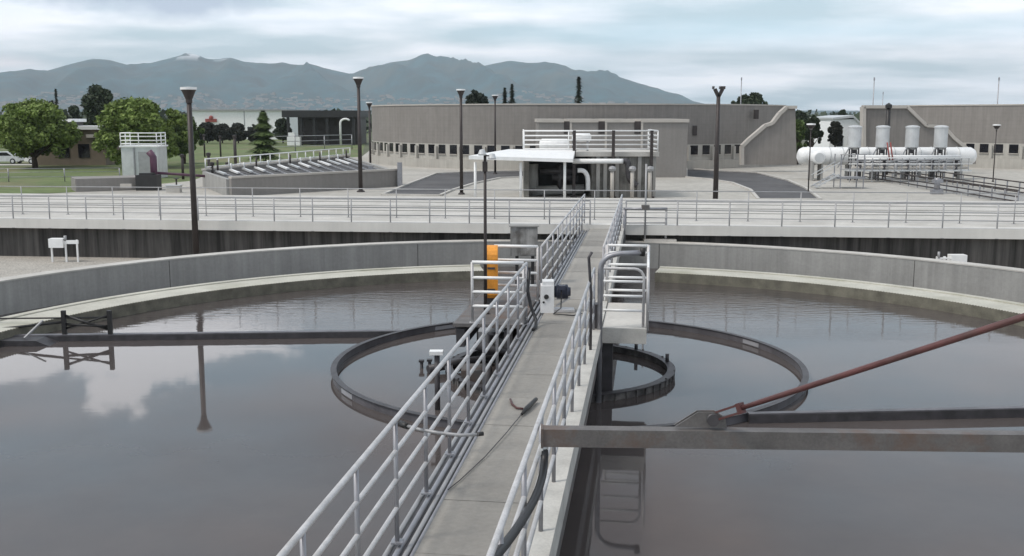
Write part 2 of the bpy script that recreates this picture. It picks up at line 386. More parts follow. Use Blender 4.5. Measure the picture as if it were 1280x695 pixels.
# town at the foot of the mountains: far too many tiny houses to count
def town():
    rnd = random.Random(3); mb = MB()
    for i in range(2600):
        px_ = rnd.uniform(-250, 900); D = rnd.uniform(3600, 4950)
        p = terr(px_, D); s_ = rnd.uniform(8, 30)
        mb.box((p.x-s_/2, p.y, p.z-4), (p.x+s_/2, p.y+s_, p.z+rnd.uniform(3, 9)))
    m = M('town_walls', (.30, .28, .265), .9, var=.3, scale=.02)
    tag(mb.build('distant_town', m), 'pale scatter of tiny houses at the foot of the mountains', 'town', kind='stuff')
town()
def wood():
    rnd = random.Random(4); mb = MB()
    for i in range(5200):
        px_ = rnd.uniform(-300, 1500); D = rnd.uniform(330, 1500)
        hh = rnd.uniform(3, 7.5)*(1 if D < 900 else 1.5); p = at_y(px_, 145, D)
        for q in range(5):
            c = Vector((p.x+rnd.gauss(0, 3), D+rnd.gauss(0, 2), GZ+hh*rnd.uniform(.1, .95))); s_ = rnd.uniform(1., 2.4)
            a = Vector((rnd.uniform(-1, 1), rnd.uniform(-1, 1), rnd.uniform(-1, 1))).normalized()*s_; e = a.orthogonal().normalized()*s_
            mb.sheet([c+a, c+e, c-a, c-e])
    tag(mb.build('tree_belt', m_leafC), 'long dark belt of trees and scrub in front of the mountains', 'trees', kind='stuff')
wood()

# ================================================================== TANK
tank = thing('settling_tank', 'big round concrete settling tank, the only one, with pale launder round its dark water', 'tank', (TC[0], TC[1], 0))
c0 = (TC[0], TC[1], 0)
MB().lathe(c0, [(TR, -.6), (TR, WALL_Z), (TR+.42, WALL_Z), (TR+.42, -.6)], 120, close=True).build('tank_wall', m_conc, tank)
MB().lathe(c0, [(TR-.012, WALL_Z-.001), (TR-.012, WALL_Z+.035), (TR+.435, WALL_Z+.035), (TR+.435, WALL_Z-.001)], 120, close=True).build('wall_cap', m_top, tank)
for i in range(36):
    a = 5+i*10.; MB().lathe(c0, [(TR-.004, .0), (TR-.004, WALL_Z-.01), (TR+.01, WALL_Z-.01), (TR+.01, .0)], 1, a, a+.07, close=True).build('form_joint', m_dark, tank)
# launder: trough carried inside the wall, left open beside the bridge
A0, A1 = 78, -262
MB().lathe(c0, [(TR-1.6, -.3), (TR-1.6, .28), (TR-2.72, .28), (TR-2.72, .02)], 116, A1, A0-4, close=True).build('launder', m_launder, tank)
MB().lathe(c0, [(TR-1.8, .281), (TR-1.8, .31), (TR-1.6, .31), (TR-1.6, .281)], 116, A1, A0-4, close=True).build('launder_lip', m_launder, tank)
wb = MB(); nT = 900
for i in range(nT):      # saw-tooth weir plate
    a = R(A1+(A0-4-A1)*i/nT); a2 = R(A1+(A0-4-A1)*(i+.5)/nT); a3 = R(A1+(A0-4-A1)*(i+1)/nT); r_ = TR-2.745
    P = lambda an, z: (c0[0]+r_*math.cos(an), c0[1]+r_*math.sin(an), z)
    Q = lambda an, z: (c0[0]+(r_+.02)*math.cos(an), c0[1]+(r_+.02)*math.sin(an), z)
    wb.poly([P(a, -.05), P(a3, -.05), P(a3, .29), P(a2, .265), P(a, .29), Q(a, -.05), Q(a3, -.05), Q(a3, .29), Q(a2, .265), Q(a, .29)],
            [(0,1,2,3,4), (9,8,7,6,5), (4,3,8,9), (3,2,7,8)])
wb.build('weir_plate', m_weir, tank)
# effluent box beside the bridge
e0 = at_y(805, 305, 33.); e1 = at_y(845, 305, 33.)
MB().box((e0.x, 32.9, WALL_Z+.036), (e1.x, 33.5, WALL_Z+.11)).build('landing_slab', m_top, tank)

# ================================================================== CHANNEL (raised walkway structure behind the tank)
chA = at_z(0, 284.5, CAMZ-3.75); chB = at_z(1280, 299, CAMZ-3.75)
cdir = (chB-chA); cdir.z = 0; cdir.normalize(); cnorm = Vector((-cdir.y, cdir.x, 0))
mid = (chA+chB)/2; mid.z = 0
def CH(u, v, z): p = mid+cdir*u+cnorm*v; return Vector((p.x, p.y, z))
chan = thing('concrete_channel', 'long raised concrete channel with pale deck and dark stained front wall behind the tank', 'channel', CH(0, 0, 0))
def chbox(name, u0, u1, v0, v1, z0, z1, mat):
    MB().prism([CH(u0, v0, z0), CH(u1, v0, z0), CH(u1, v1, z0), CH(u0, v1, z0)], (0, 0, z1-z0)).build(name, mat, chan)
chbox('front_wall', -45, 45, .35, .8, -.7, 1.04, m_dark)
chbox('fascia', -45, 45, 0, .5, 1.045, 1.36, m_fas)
chbox('deck', -45, 45, .505, 11.8, 1.1, 1.30, m_top)
chbox('rear_wall', -45, 45, 11.3, 11.7, -.9, 1.09, m_conc)
for i in range(5): chbox('cover_joint', -45, 45, 3.0+i*1.9, 3.06+i*1.9, 1.28, 1.325, m_conc)
# ------------------------------------------------------------------ guard rails
def railing(name, label, pts, h, rails, spacing, rp, rr, mat, pmat, group='guard rails', foot=None, skip_ends=False, kick=None, base_z=None):
    pts = [Vector(p) for p in pts]; t = thing(name, label, 'railing', pts[0], group)
    for a, b_ in zip(pts, pts[1:]):
        ln = (b_-a).length; n = max(1, round(ln/spacing))
        for i in range(n+1 if b_ is pts[-1] else n):
            p = a.lerp(b_, i/n); mb = MB().tube([p, p+Vector((0, 0, h))], rp, 8)
            if False: mb.box((p.x-foot, p.y-foot, p.z), (p.x+foot, p.y+foot, p.z+.05))
            po = mb.build('post', pmat, t)
            if rp < .028: MB().box((p.x-.05, p.y-.05, p.z-.002), (p.x+.05, p.y+.05, p.z+.012)).build('base_plate', pmat, po)
    for z in rails:
        MB().tube([p+Vector((0, 0, z)) for p in pts], rr if z < h-.01 else rr*1.12, 8).build('rail', mat, t)
    return t
u0, u1 = -19.5, 20
HR = 1.05; RL = [.28, .54, .80, HR]
bL = at_z(738, 281, 1.3); bR = at_z(782, 281, 1.3)
uL = (bL-mid).dot(cdir); uR = (bR-mid).dot(cdir)
railing('guard_railing', 'long grey pipe railing on the channel front left of the bridge end', [CH(-24, .03, 1.05), CH(uL, .03, 1.05)], 1.07, [.3, .55, .8, 1.07], 1.33, .024, .016, m_railfar, m_railfar)
railing('guard_railing', 'long grey pipe railing on the channel front right of the bridge end', [CH(uR, .03, 1.05), CH(24, .03, 1.05)], 1.07, [.3, .55, .8, 1.07], 1.58, .024, .016, m_railfar, m_railfar)
railing('guard_railing', 'fainter rear pipe railing on the channel deck running left and right behind the front one', [CH(-24, 2.2, 1.3), CH(24, 2.2, 1.3)], 1.0, [.35, .68, 1.0], 1.7, .018, .014, m_railfar, m_railfar)

# ================================================================== BRIDGE
TH = R(7.452)
def B(s, t_, z): return Vector((s*math.sin(TH)+t_*math.cos(TH), s*math.cos(TH)-t_*math.sin(TH), z))
DZ = CAMZ-3.57
bridge = thing('walkway_bridge', 'narrow concrete walkway bridge crossing the round tank from the foreground', 'footbridge', B(-3, -1.4, 0))
def bbox(name, s0, s1, t0, t1, z0, z1, mat, par=None, label=None):
    return MB().prism([B(s0, t0, z0), B(s1, t0, z0), B(s1, t1, z0), B(s0, t1, z0)], (0, 0, z1-z0)).build(name, mat, par or bridge, label=label)
# deck planks with joints
dk = MB(); s_ = -3.; rnd = random.Random(5)
while s_ < 34.6:
    e = min(s_+1.22, 34.7); dz = rnd.uniform(-.003, .003)
    dk.prism([B(s_, -1.85, DZ-.16), B(e-.012, -1.85, DZ-.16), B(e-.012, -.955, DZ-.16), B(s_, -.955, DZ-.16)], (0, 0, .16+dz)); s_ = e
# per-slab tone
md = m_deck.copy(); md.name = 'deck_slabs'; t = md.node_tree; bb_ = t.nodes['Principled BSDF']; gg = t.nodes.new('ShaderNodeNewGeometry')
mr_ = t.nodes.new('ShaderNodeMapRange'); t.links.new(gg.outputs['Random Per Island'], mr_.inputs[0]); mr_.inputs[3].default_value = .82; mr_.inputs[4].default_value = 1.2
mx_ = t.nodes.new('ShaderNodeMix'); mx_.data_type = 'RGBA'; mx_.blend_type = 'MULTIPLY'; mx_.inputs[0].default_value = 1
t.links.new(bb_.inputs['Base Color'].links[0].from_socket, mx_.inputs[6]); t.links.new(mr_.outputs[0], mx_.inputs[7]); t.links.new(mx_.outputs[2], bb_.inputs['Base Color'])
dk.build('deck', md, bridge)
bbox('kerb', -3, 34.7, -.95, -.74, DZ-.25, DZ+.035, m_curb)
bbox('girder', -3, 34.3, -.93, -.80, .5, DZ-.255, m_steel)
bbox('girder', -3, 34.3, -2.12, -2.02, .5, DZ-.255, m_steel)
for i, tt in enumerate((-2.12, -2.03, -1.955, -1.885)):
    MB().tube([B(-3, tt, DZ-.07+.015*(i % 2)), B(34, tt, DZ-.07+.015*(i % 2))], .026, 8).build('conduit', m_post if i % 2 else m_railfar, bridge)
bbox('cable_tray', -3, 34, -2.14, -1.86, DZ-.19, DZ-.15, m_darksteel)

SA, SB_ = 17.6, 19.9     # centre platforms
def brail(name, label, s0, s1, t_, sp=1.22, base=DZ):
    return railing(name, label, [B(s0, t_, base), B(s1, t_, base)], 1.07, [.30, .55, .80, 1.07], sp, .020, .021, m_rail, m_post, 'railings on the walkway bridge')
brail('bridge_railing', 'left foreground pipe railing of the bridge running from the camera to the platform', 1.1, SA, -2.05)
brail('bridge_railing', 'left far pipe railing of the bridge, from the centre platform to the channel', SB_, 33.6, -2.03)
brail('bridge_railing', 'right foreground pipe railing of the bridge passing under the grey boom end', 1.1, SA-.5, -.86)
brail('bridge_railing', 'right far pipe railing of the bridge, from the centre platform to the channel', SB_, 33.6, -.83)
# kick rods bright base line along right rail
# left platform
plat = thing('side_platform', 'small concrete platform on the left of the bridge carrying the cabinet and orange guard', 'platform', B(SA, -2.2, 0))
bbox('floor', SA, 22.6, -3.35, -2.15, DZ-.08, DZ-.02, m_steel, plat)
bbox('beam', SA+.05, 22.5, -3.3, -3.15, DZ-.45, DZ-.125, m_darksteel, plat)
bbox('beam', SA+.05, 22.5, -2.45, -2.3, DZ-.45, DZ-.125, m_darksteel, plat)
def prail(label, pts, rails=(.30, .55, .80, 1.07), h=1.07, mat=None):
    return railing('platform_railing', label, pts, h, list(rails), 3, .026, .026, mat or m_white, m_rail, 'short railings round the centre platforms')
prail('short white railing across the near edge of the left platform', [B(SA, -3.0, DZ), B(SA, -2.1, DZ)])
prail('short white railing across the far side of the left platform, behind the orange guard', [B(SB_, -2.95, DZ), B(SB_, -2.1, DZ)])
# right platform: cage with rounded gate
plr = thing('side_platform', 'small concrete landing on the right of the bridge inside the white cage', 'platform', B(SA-.1, -.7, 0))
bbox('floor', SA-.2, SB_, -.73, .02, DZ-.10, DZ, m_top, plr)
bbox('fascia', SA-.26, SA-.205, -.73, .02, DZ-.24, DZ+.02, m_curb, plr)
bbox('column', SA-.05, SA+.12, -.72, -.55, -.4, DZ-.11, m_darksteel, plr)
cg = thing('cage_railing', 'white railing cage of stacked bars on the right platform, with one rounded inner loop', 'railing', B(SA, -.7, DZ), 'short railings round the centre platforms')
for z in (.25, .5, .75, .98, 1.12):
    MB().tube([B(SB_, -.75, DZ+z), B(SB_, .03, DZ+z)], .024, 8).build('rail', m_white, cg)
MB().tube([B(SB_, .03, DZ-.05), B(SB_, .03, DZ+1.13)], .03, 8).build('post', m_rail, cg)
MB().tube([B(SB_, -.75, DZ-.05), B(SB_, -.75, DZ+1.13)], .03, 8).build('post', m_rail, cg)
lp = [B(SA-.1, -.72, DZ+1.02), B(SA-.1, -.2, DZ+1.02)]+[B(SA-.1, -.2+.16*math.sin(R(a)), DZ+.86+.16*math.cos(R(a))) for a in (20, 45, 70, 90)]+[B(SA-.1, -.04, DZ+.02)]
MB().tube(lp, .024, 8).build('loop', m_rail, cg)
for z in (.30, .55, .80): MB().tube([B(SA-.1, -.72, DZ+z), B(SA-.1, -.05, DZ+z)], .022, 8).build('rail', m_white, cg)
MB().tube([B(SA-.1, .03, DZ-.05), B(SA-.1, .03, DZ+1.05)], .026, 8).build('post', m_rail, cg)
for z in (.4, 1.0): MB().tube([B(SA-.1, .03, DZ+z), B(SB_, .03, DZ+z)], .022, 8).build('rail', m_white, cg)
# hooked pipe
hk = thing('goose_neck_pipe', 'thick dark grey pipe rising beside the right platform and hooking over to the right', 'pipe', B(SA-.45, -.74, 0))
pts = [B(SA-.45, -.76, -.2), B(SA-.45, -.76, DZ+1.05)]
for a in (20, 40, 60, 80): pts.append(B(SA-.45, -.76+.25*(1-math.cos(R(a))), DZ+1.05+.25*math.sin(R(a))))
pts += [B(SA-.45, -.45, DZ+1.32), B(SA-.45, -.08, DZ+1.34)]
MB().tube(pts, .045, 12).build('pipe', m_post, hk)
MB().tube([B(SA-.45, -.08, DZ+1.29), B(SA-.45, -.06, DZ+1.43)], .05, 10).build('outlet', m_black, hk)
bbox('column', SA-.42, SA-.2, -.90, -.78, -.3, DZ+.45, m_darksteel, hk)
# thin rod
tr = at_z(738, 402, DZ)
rod = MB().tube([at_z(738, 440, DZ)+Vector((0, 0, -.4)), at_z(738, 440, DZ)+Vector((0, 0, .9)), at_y(736, 322, at_z(738, 440, DZ).y), at_y(740, 315, at_z(738, 440, DZ).y)], .022, 8)
tag(rod.build('control_rod', m_darksteel, origin=at_z(738, 440, DZ)), 'thin dark upright rod with bent top beside the right bridge railing', 'rod')

# drive unit on deck
dp = at_z(684, 390, DZ)
dr = thing('drive_unit', 'white gearbox housing with dark horizontal motor standing on the bridge deck', 'drive unit', dp)
sc_ = dp.y/1300*1.02
MB().box((dp.x-.12, dp.y-.1, DZ), (dp.x+.12, dp.y+.25, DZ+.50)).box((dp.x-.09, dp.y-.07, DZ+.50), (dp.x+.12, dp.y+.22, DZ+.58)).build('gearbox', m_gear, dr)
gbx = bpy.context.scene.collection.objects[-1]
MB().tube([(dp.x-.02, dp.y-.115, DZ+.30), (dp.x-.02, dp.y-.095, DZ+.30)], .045, 14).build('shaft_cap', m_black, gbx)
MB().tube([(dp.x-.07, dp.y-.113, DZ+.2), (dp.x-.07, dp.y-.095, DZ+.2)], .02, 10).build('bolt', m_black, gbx)
mm = MB().tube([(dp.x+.13, dp.y+.06, DZ+.37), (dp.x+.17, dp.y+.06, DZ+.37), (dp.x+.175, dp.y+.06, DZ+.37), (dp.x+.38, dp.y+.06, DZ+.37), (dp.x+.385, dp.y+.06, DZ+.37), (dp.x+.43, dp.y+.06, DZ+.37)], [.11, .11, .13, .13, .09, .08], 18)
for i in range(7): mm.tube([(dp.x+.19+.027*i, dp.y+.06, DZ+.37), (dp.x+.198+.027*i, dp.y+.06, DZ+.37)], .142, 18)
mm.box((dp.x+.21, dp.y-.09, DZ+.42), (dp.x+.33, dp.y+.0, DZ+.5))
mo = mm.build('motor', m_motor, dr)
MB().box((dp.x+.12, dp.y-.07, DZ+.005), (dp.x+.5, dp.y+.22, DZ+.05)).bar((dp.x+.16, dp.y+.05, DZ+.1), (dp.x+.42, dp.y+.05, DZ+.26), .06, .03).build('motor_base', m_rail, dr)
MB().tube([(dp.x+.26, dp.y-.06, DZ+.42), (dp.x+.24, dp.y-.25, DZ+.12), (dp.x+.1, dp.y-.34, DZ+.03), (dp.x+.45, dp.y-.5, DZ+.03), (dp.x+.62, dp.y-.3, DZ+.03)], .012, 6).build('cable', m_blackrub, dr)
# orange chain guard
og = at_z(614, 385, DZ-.02); oy = og.y
og = Vector((og.x, oy, DZ-.02))
ogt = thing('chain_guard', 'narrow tall orange chain guard with rounded top beside the left platform railing', 'machine guard', og)
zt = at_y(614, 309, oy).z; zb = at_y(614, 372, oy).z; xl = at_y(606, 340, oy).x; xr = at_y(622, 340, oy).x
prof = []
for a in range(0, 181, 20): prof.append((oy+.32-.32*math.cos(R(a)), zt-.22+.22*math.sin(R(a))))
outl = [(oy, zb+.05), *prof, (oy+.64, zb+.05), (oy+.58, zb-.02), (oy+.06, zb-.02)]
MB().prism([(xl, y_, z_) for y_, z_ in outl], (xr-xl, 0, 0)).build('housing', m_orange, ogt)
MB().prism([(xl-.02, y_-(.02 if y_ < oy+.3 else -.02), z_+.012) for y_, z_ in prof], (.025, 0, 0)).build('flange', m_orange, ogt)
for q0_, q1_ in ((zb+.12, zb+.17), (zt-.42, zt-.38)): MB().box((xl+.05, oy-.012, q0_), (xr-.05, oy-.001, q1_)).build('hinge', m_darksteel, ogt)
MB().box((xl+.03, oy+.2, DZ-.015), (xr-.03, oy+.4, zb-.021)).build('stand', m_darksteel, ogt)
# light pole with flood lights
fp = at_z(607, 392, DZ-.02)
fl = thing('flood_light_pole', 'slim dark pole with two small floodlights rising behind the orange guard', 'light pole', fp, None)
ft = at_y(607, 192, fp.y).z
MB().tube([fp, (fp.x, fp.y, fp.z+1.2), (fp.x, fp.y, ft)], [.035, .03, .026], 10).box((fp.x-.07, fp.y-.07, fp.z), (fp.x+.07, fp.y+.07, fp.z+.03)).build('pole', m_pole, fl)
MB().box((fp.x-.045, fp.y-.04, ft-.32), (fp.x+.045, fp.y+.05, ft-.14)).build('junction_box', m_pole, fl)
for sx, dz in ((-.05, .02), (.13, -.05)):
    q = Vector((fp.x+sx, fp.y-.05, ft+dz))
    hd = MB().lathe(q, [(.0, .06), (.045, .05), (.075, -.03), (.06, -.05), (.0, -.05)], 14).build('lamp_head', m_silver, fl)
MB().tube([(fp.x, fp.y, ft-.04), (fp.x+.13, fp.y-.04, ft-.03)], .013, 6).build('arm', m_pole, fl)
# cabinet on legs
cy_ = at_z(655, 357, DZ-.02).y
xa, xb = at_y(638, 300, cy_).x, at_y(672, 300, cy_).x; z0_, z1_ = at_y(655, 320, cy_).z, at_y(655, 283.5, cy_).z
cbn = thing('control_cabinet', 'stained grey control cabinet on two dark legs at the left edge of the bridge', 'cabinet', ((xa+xb)/2, cy_, DZ-.02))
m_cab = M('stained_cabinet', (.27, .265, .255), .7, var=.25, scale=4, streak=.5, blot=3, blotcol=(.09, .08, .07))
cse = MB().box((xa, cy_, z0_), (xb, cy_+.3, z1_)).build('case', m_cab, cbn)
MB().box((xa+.2, cy_-.02, z0_+.03), (xb-.02, cy_-.001, z1_-.04)).build('door', m_cab, cse)
MB().box((xa-.03, cy_-.04, z1_+.001), (xb+.03, cy_+.34, z1_+.03)).build('lid', m_conc, cse)
for x_ in (xa+.14, xb-.1): MB().box((x_-.035, cy_+.1, DZ-.02), (x_+.035, cy_+.17, z0_-.001)).build('leg', m_black, cbn)
# black cable hanging down the left rail end
ce = B(SA, -2.05, DZ)
tag(MB().tube([ce+Vector((.05, -.05, 1.0)), ce+Vector((.02, -.1, .6)), ce+Vector((.07, -.12, .35)), ce+Vector((.16, -.2, .12)), ce+Vector((.16, -.35, .03)), ce+Vector((.1, -.6, .02))], .028, 8).build('cable', m_blackrub, origin=ce), 'black cable drooping down the end post of the left railing by the drive unit', 'cable')

# loose hose lying on the deck
hb = at_z(665, 503, DZ+.03); hose = thing('wash_hose', 'thin dark hose lying across the bridge deck with black nozzle and red tail', 'hose', at_z(565, 606, DZ))
pp = [at_z(560, 612, DZ+.02), at_z(575, 600, DZ+.02), at_z(606, 571, DZ+.02), at_z(632, 542, DZ+.03), at_z(655, 514, DZ+.03)]
MB().tube(pp, .006, 6).build('hose', m_darksteel, hose)
MB().tube([at_z(652, 518, DZ+.03), at_z(659, 510, DZ+.045), at_z(670, 499, DZ+.05)], [.016, .032, .026], 10).build('nozzle', m_black, hose)
MB().tube([at_z(654, 511, DZ+.02), at_z(646, 510, DZ+.02), at_z(640, 505, DZ+.02), at_z(638, 499, DZ+.02)], .014, 8).build('tail', m_red, hose)
# curved pole hooked on left rail
sk = thing('skimmer_pole', 'bent pale grey pole with black tip hung across the left foreground railing', 'pole', at_z(505, 560, DZ))
yk = at_z(520, 560, DZ+.8).y
kp = [B(8.2, -2.09, DZ+.78)]
pk = [(507, 532), (525, 537), (548, 541), (575, 544), (598, 543)]
z9 = DZ+.78
MB().tube([at_z(x, y, DZ+.72) for x, y in pk], .016, 8).build('shaft', m_railfar, sk)
MB().tube([at_z(596, 543, DZ+.72), at_z(604, 542, DZ+.72)], .02, 8).build('tip', m_black, sk)
MB().tube([at_z(500, 529, DZ+.72), at_z(509, 533, DZ+.72)], .03, 8).build('clamp', m_black, sk)

# thick black hose hanging from boom to right foreground
BY = 8.1
hp = [at_y(680, 556, BY), at_y(681, 575, BY-.02), at_y(678, 598, 7.85), at_y(668, 625, 7.4), at_y(652, 652, 6.8), at_y(636, 675, 6.3), at_y(615, 700, 5.8), at_y(585, 735, 5.2)]
def smooth(p, it=2):
    for _ in range(it):
        q = [p[0]]
        for a, b_ in zip(p, p[1:]): q += [a.lerp(b_, .25), a.lerp(b_, .75)]
        q.append(p[-1]); p = q
    return p
hz_ = thing('drain_hose', 'thick black hose drooping from the boom end inside the right railing', 'hose', hp[-1])
MB().tube(smooth(hp), .032, 12).build('hose', m_blackrub, hz_)
MB().tube([hp[0]+Vector((0, 0, .02)), hp[0]+Vector((0, 0, -.09))], .037, 12).build('fitting', m_silver, hz_)
# ------------------------------------------------------------------ boom with tie rod
bl = at_y(677, 545, BY); brt = at_y(1280, 552, BY-.05)
dirb = (brt-bl).normalized(); bend = bl+dirb*6.2
boom = thing('steel_boom', 'long weathered square steel boom reaching from the right to the bridge railing', 'boom', bend)
MB().bar(bl, bend, .12, .145).build('beam', m_steel, boom)
MB().bar(bl-dirb*.006, bl+dirb*.012, .15, .16).build('end_plate', m_steel, boom)
# bracket lugs
b0 = at_y(848, 531, BY); b1 = at_y(907, 528, BY)
zbt = b0.z-.01
lug = MB()
for dy in (-.03, .02): lug.prism([at_y(843, 532, BY)+Vector((0, dy, 0)), at_y(872, 514, BY)+Vector((0, dy, 0)), at_y(893, 514, BY)+Vector((0, dy, 0)), at_y(906, 522, BY)+Vector((0, dy, 0)), at_y(908, 534, BY)+Vector((0, dy, 0))], (0, .014, 0))
lug.build('bracket', m_steel, boom)
pc = at_y(890, 523, BY)
MB().tube([pc+Vector((0, -.06, 0)), pc+Vector((0, .06, 0))], .05, 14).build('pin', m_darksteel, boom)
# rod
r0 = at_y(893, 521, BY); r1 = at_y(1280, 396, 6.0)
dd = (r1-r0).normalized()
fk = MB()
sx = dd.cross(Vector((0, 0, 1))).normalized(); up = sx.cross(dd)
for k_ in (-1, 1): fk.bar(r0+up*.03*k_, r0+dd*.30+up*.03*k_, .03, .016)
fk.bar(r0+dd*.29, r0+dd*.34, .05, .085)
fk.build('clevis', m_red, boom)
MB().tube([r0+dd*.3, r0+dd*.55, r0+dd*8], [.018, .021, .024], 12).build('tie_rod', m_red, boom)
# mast out of frame that the boom hangs from
MB().bar((bend.x, bend.y, -.3), (bend.x, bend.y, bend.z+.3), .2, .2).build('mast', m_steel, boom)

# ================================================================== RINGS, SKIMMER ARMS
RC = (1.06, 19.6, 0); RR = 4.44
ring = thing('scum_baffle_ring', 'large grey baffle ring standing in the water round the tank centre', 'baffle ring', (RC[0], RC[1], 0), 'baffle rings in the tank')
MB().lathe(RC, [(RR-.03, -.4), (RR-.03, .13), (RR+.03, .13), (RR+.03, -.4)], 120, close=True).build('baffle', m_ring, ring)
MB().lathe(RC, [(RR-.05, .131), (RR-.05, .142), (RR+.06, .142), (RR+.06, .131)], 120, close=True).build('rim', m_darksteel, ring)
m_plate = M('pale_opening_plate', (.36, .36, .38), .3, var=.1, scale=3)
for (px_, py_) in ((435, 489), (570, 411), (928, 428)):
    q = at_z(px_, py_, .1); a = math.degrees(math.atan2(q.y-RC[1], q.x-RC[0]))
    MB().lathe(RC, [(RR-.04, .02), (RR-.04, .10), (RR+.04, .10), (RR+.04, .02)], 6, a-3.4, a+3.4, close=True).build('plate', m_plate, ring)
IC = (.9, 19.2, 0); IR = 2.1
inn = thing('feedwell_ring', 'smaller dark crusted feedwell ring close to the right of the bridge', 'baffle ring', IC, 'baffle rings in the tank')
m_crust = M('crusted_steel', (.085, .08, .078), .7, var=.5, scale=6, fine=.3, blot=3, blotcol=(.2, .19, .18))
MB().lathe(IC, [(IR-.03, -.4), (IR-.03, .12), (IR+.03, .12), (IR+.03, -.4)], 72, close=True).build('wall', m_crust, inn)
MB().lathe(IC, [(IR-.08, .121), (IR-.08, .14), (IR+.07, .14), (IR+.07, .121)], 72, close=True).build('rim', m_darksteel, inn)
rnd = random.Random(9)
for i in range(60):
    a = R(6*i); d = Vector((math.cos(a), math.sin(a), 0)); MB().bar(Vector(IC)+d*(IR+.04)+Vector((0, 0, -.1)), Vector(IC)+d*(IR+.05)+Vector((0, 0, .12+rnd.random()*.05)), .03, .03).build('rib', m_crust, inn)
for a in (75, 40, 8):
    q = Vector((IC[0]+IR*math.cos(R(a)), IC[1]+IR*math.sin(R(a)), .13)); MB().tube([q, q+Vector((0, 0, .16))], .035, 6).build('bolt', m_darksteel, inn)
# marker post with white cap inside ring
q = at_z(547, 512, 0)
mp_ = thing('sampling_post', 'dark upright post with white cap in the water left of the bridge', 'post', q)
qt = at_y(547, 442, q.y)
MB().tube([(q.x, q.y, -.3), (q.x, q.y, qt.z)], .045, 10).build('post', m_darksteel, mp_)
MB().box((q.x-.12, q.y-.08, qt.z-.01), (q.x+.1, q.y+.08, qt.z+.05)).build('cap', m_white, mp_)
for i, (x_, y_) in enumerate(((527, 460), (537, 459))):
    q = at_z(x_, y_, 0); tag(MB().tube([(q.x, q.y, -.2), (q.x, q.y, .12)], .035, 6).box((q.x-.05, q.y-.05, .12), (q.x+.05, q.y+.05, .16)).build('stub_pipe', m_darksteel, origin=(q.x, q.y, 0)), ('left' if i == 0 else 'right')+'most of two short dark stubs poking from the water inside the big ring', 'pipe stub', 'pipe stubs in the water')
# scum trough and pumps below the left railing
q = at_z(632, 425, .3)
stt = thing('scum_trough', 'pale scum trough with dark pipework half hidden behind the left railing', 'trough', q)
MB().box((q.x-.55, q.y-.15, .15), (q.x+.35, q.y+.55, .5)).build('trough', m_railfar, stt)
MB().tube([(q.x-.6, q.y-.3, .25), (q.x+.1, q.y-.6, .2), (q.x+.5, q.y-.9, .3)], .09, 10).build('pipe', m_darksteel, stt)
MB().tube([(q.x-.3, q.y-.35, -.2), (q.x-.3, q.y-.35, .5), (q.x-.05, q.y-.5, .5)], .07, 10).build('pipe', m_darksteel, stt)
q2 = at_z(592, 404, .4); MB().tube([q2, q2+Vector((.25, 0, .02))], .06, 10).tube([q2+Vector((.1, 0, -.5)), q2+Vector((.1, 0, .1))], .035, 8).build('valve', m_black, stt)
q = at_z(594, 470, .1)
sp2 = thing('sludge_pipework', 'dark pipework and grey box in the water under the left railing near the sampling post', 'pipework', q)
MB().box((q.x-.25, q.y-.2, -.2), (q.x+.3, q.y+.35, .25)).build('box', m_steel, sp2)
MB().tube([(q.x-.9, q.y+.5, .1), (q.x-.3, q.y+.9, .15), (q.x+.5, q.y+1.4, .1)], .08, 10).build('pipe', m_darksteel, sp2)
MB().tube([(q.x+.25, q.y-.5, -.2), (q.x+.25, q.y-.5, .4)], .07, 10).build('pipe', m_darksteel, sp2)
# left skimmer arm
la = at_z(500, 421, .0); lb = at_z(-60, 428, .0)
arm = thing('rotating_skimmer', 'long dark skimmer with braced frame on the water, from left wall to big ring', 'skimmer', la, 'skimmers on the water')
MB().bar((la.x, la.y, .06), (lb.x, lb.y, .04), .10, .14).build('blade', m_darksteel, arm)
MB().bar((la.x, la.y+.06, .125), (lb.x, lb.y+.06, .125), .16, .024).build('top_flange', m_ring, arm)
# truss frame at its outer end
x1_, x2_ = at_z(82, 425, 0), at_z(139, 425, 0)
fr = arm
for a in (x1_, x2_): MB().bar((a.x, a.y-.02, -.1), (a.x, a.y-.02, at_y(82, 388, a.y).z), .085, .08).build('post', m_black, fr)
zt_ = at_y(82, 391, x1_.y).z
MB().tube([(x1_.x, x1_.y, zt_-.05), (x2_.x, x2_.y, .22)], .03, 6).build('brace', m_black, fr)
MB().tube([(x1_.x, x1_.y, .25), (x2_.x, x2_.y, zt_-.05)], .022, 6).build('brace', m_black, fr)
MB().tube([(x1_.x, x1_.y, .35), (x2_.x, x2_.y, .30)], .03, 6).build('crossbar', m_black, fr)
MB().tube([(x2_.x, x2_.y, zt_-.1), (x1_.x-2.2, x1_.y+.6, .35)], .02, 6).build('tie', m_black, fr)
MB().tube([(x1_.x, x1_.y, .4), (x1_.x-2.3, x1_.y, .15)], .03, 6).build('brace', m_black, fr)
# scum box at the wall
q = at_z(25, 430, 0)
sb = thing('scum_box', 'dark wet scum box with pale angled strip where the arm meets the left wall', 'scum box', q)
MB().box((q.x-.9, q.y-.25, -.1), (q.x+.45, q.y+.35, .12)).build('box', m_darksteel, sb)
MB().prism([(q.x+.45, q.y-.25, -.1), (q.x+.95, q.y-.2, -.1), (q.x+.45, q.y-.25, .12)], (0, .6, 0)).build('ramp', m_darksteel, sb)
MB().bar((q.x+.15, q.y-.1, .15), (q.x+.38, q.y+.3, .45), .05, .03).build('strip', m_railfar, sb)
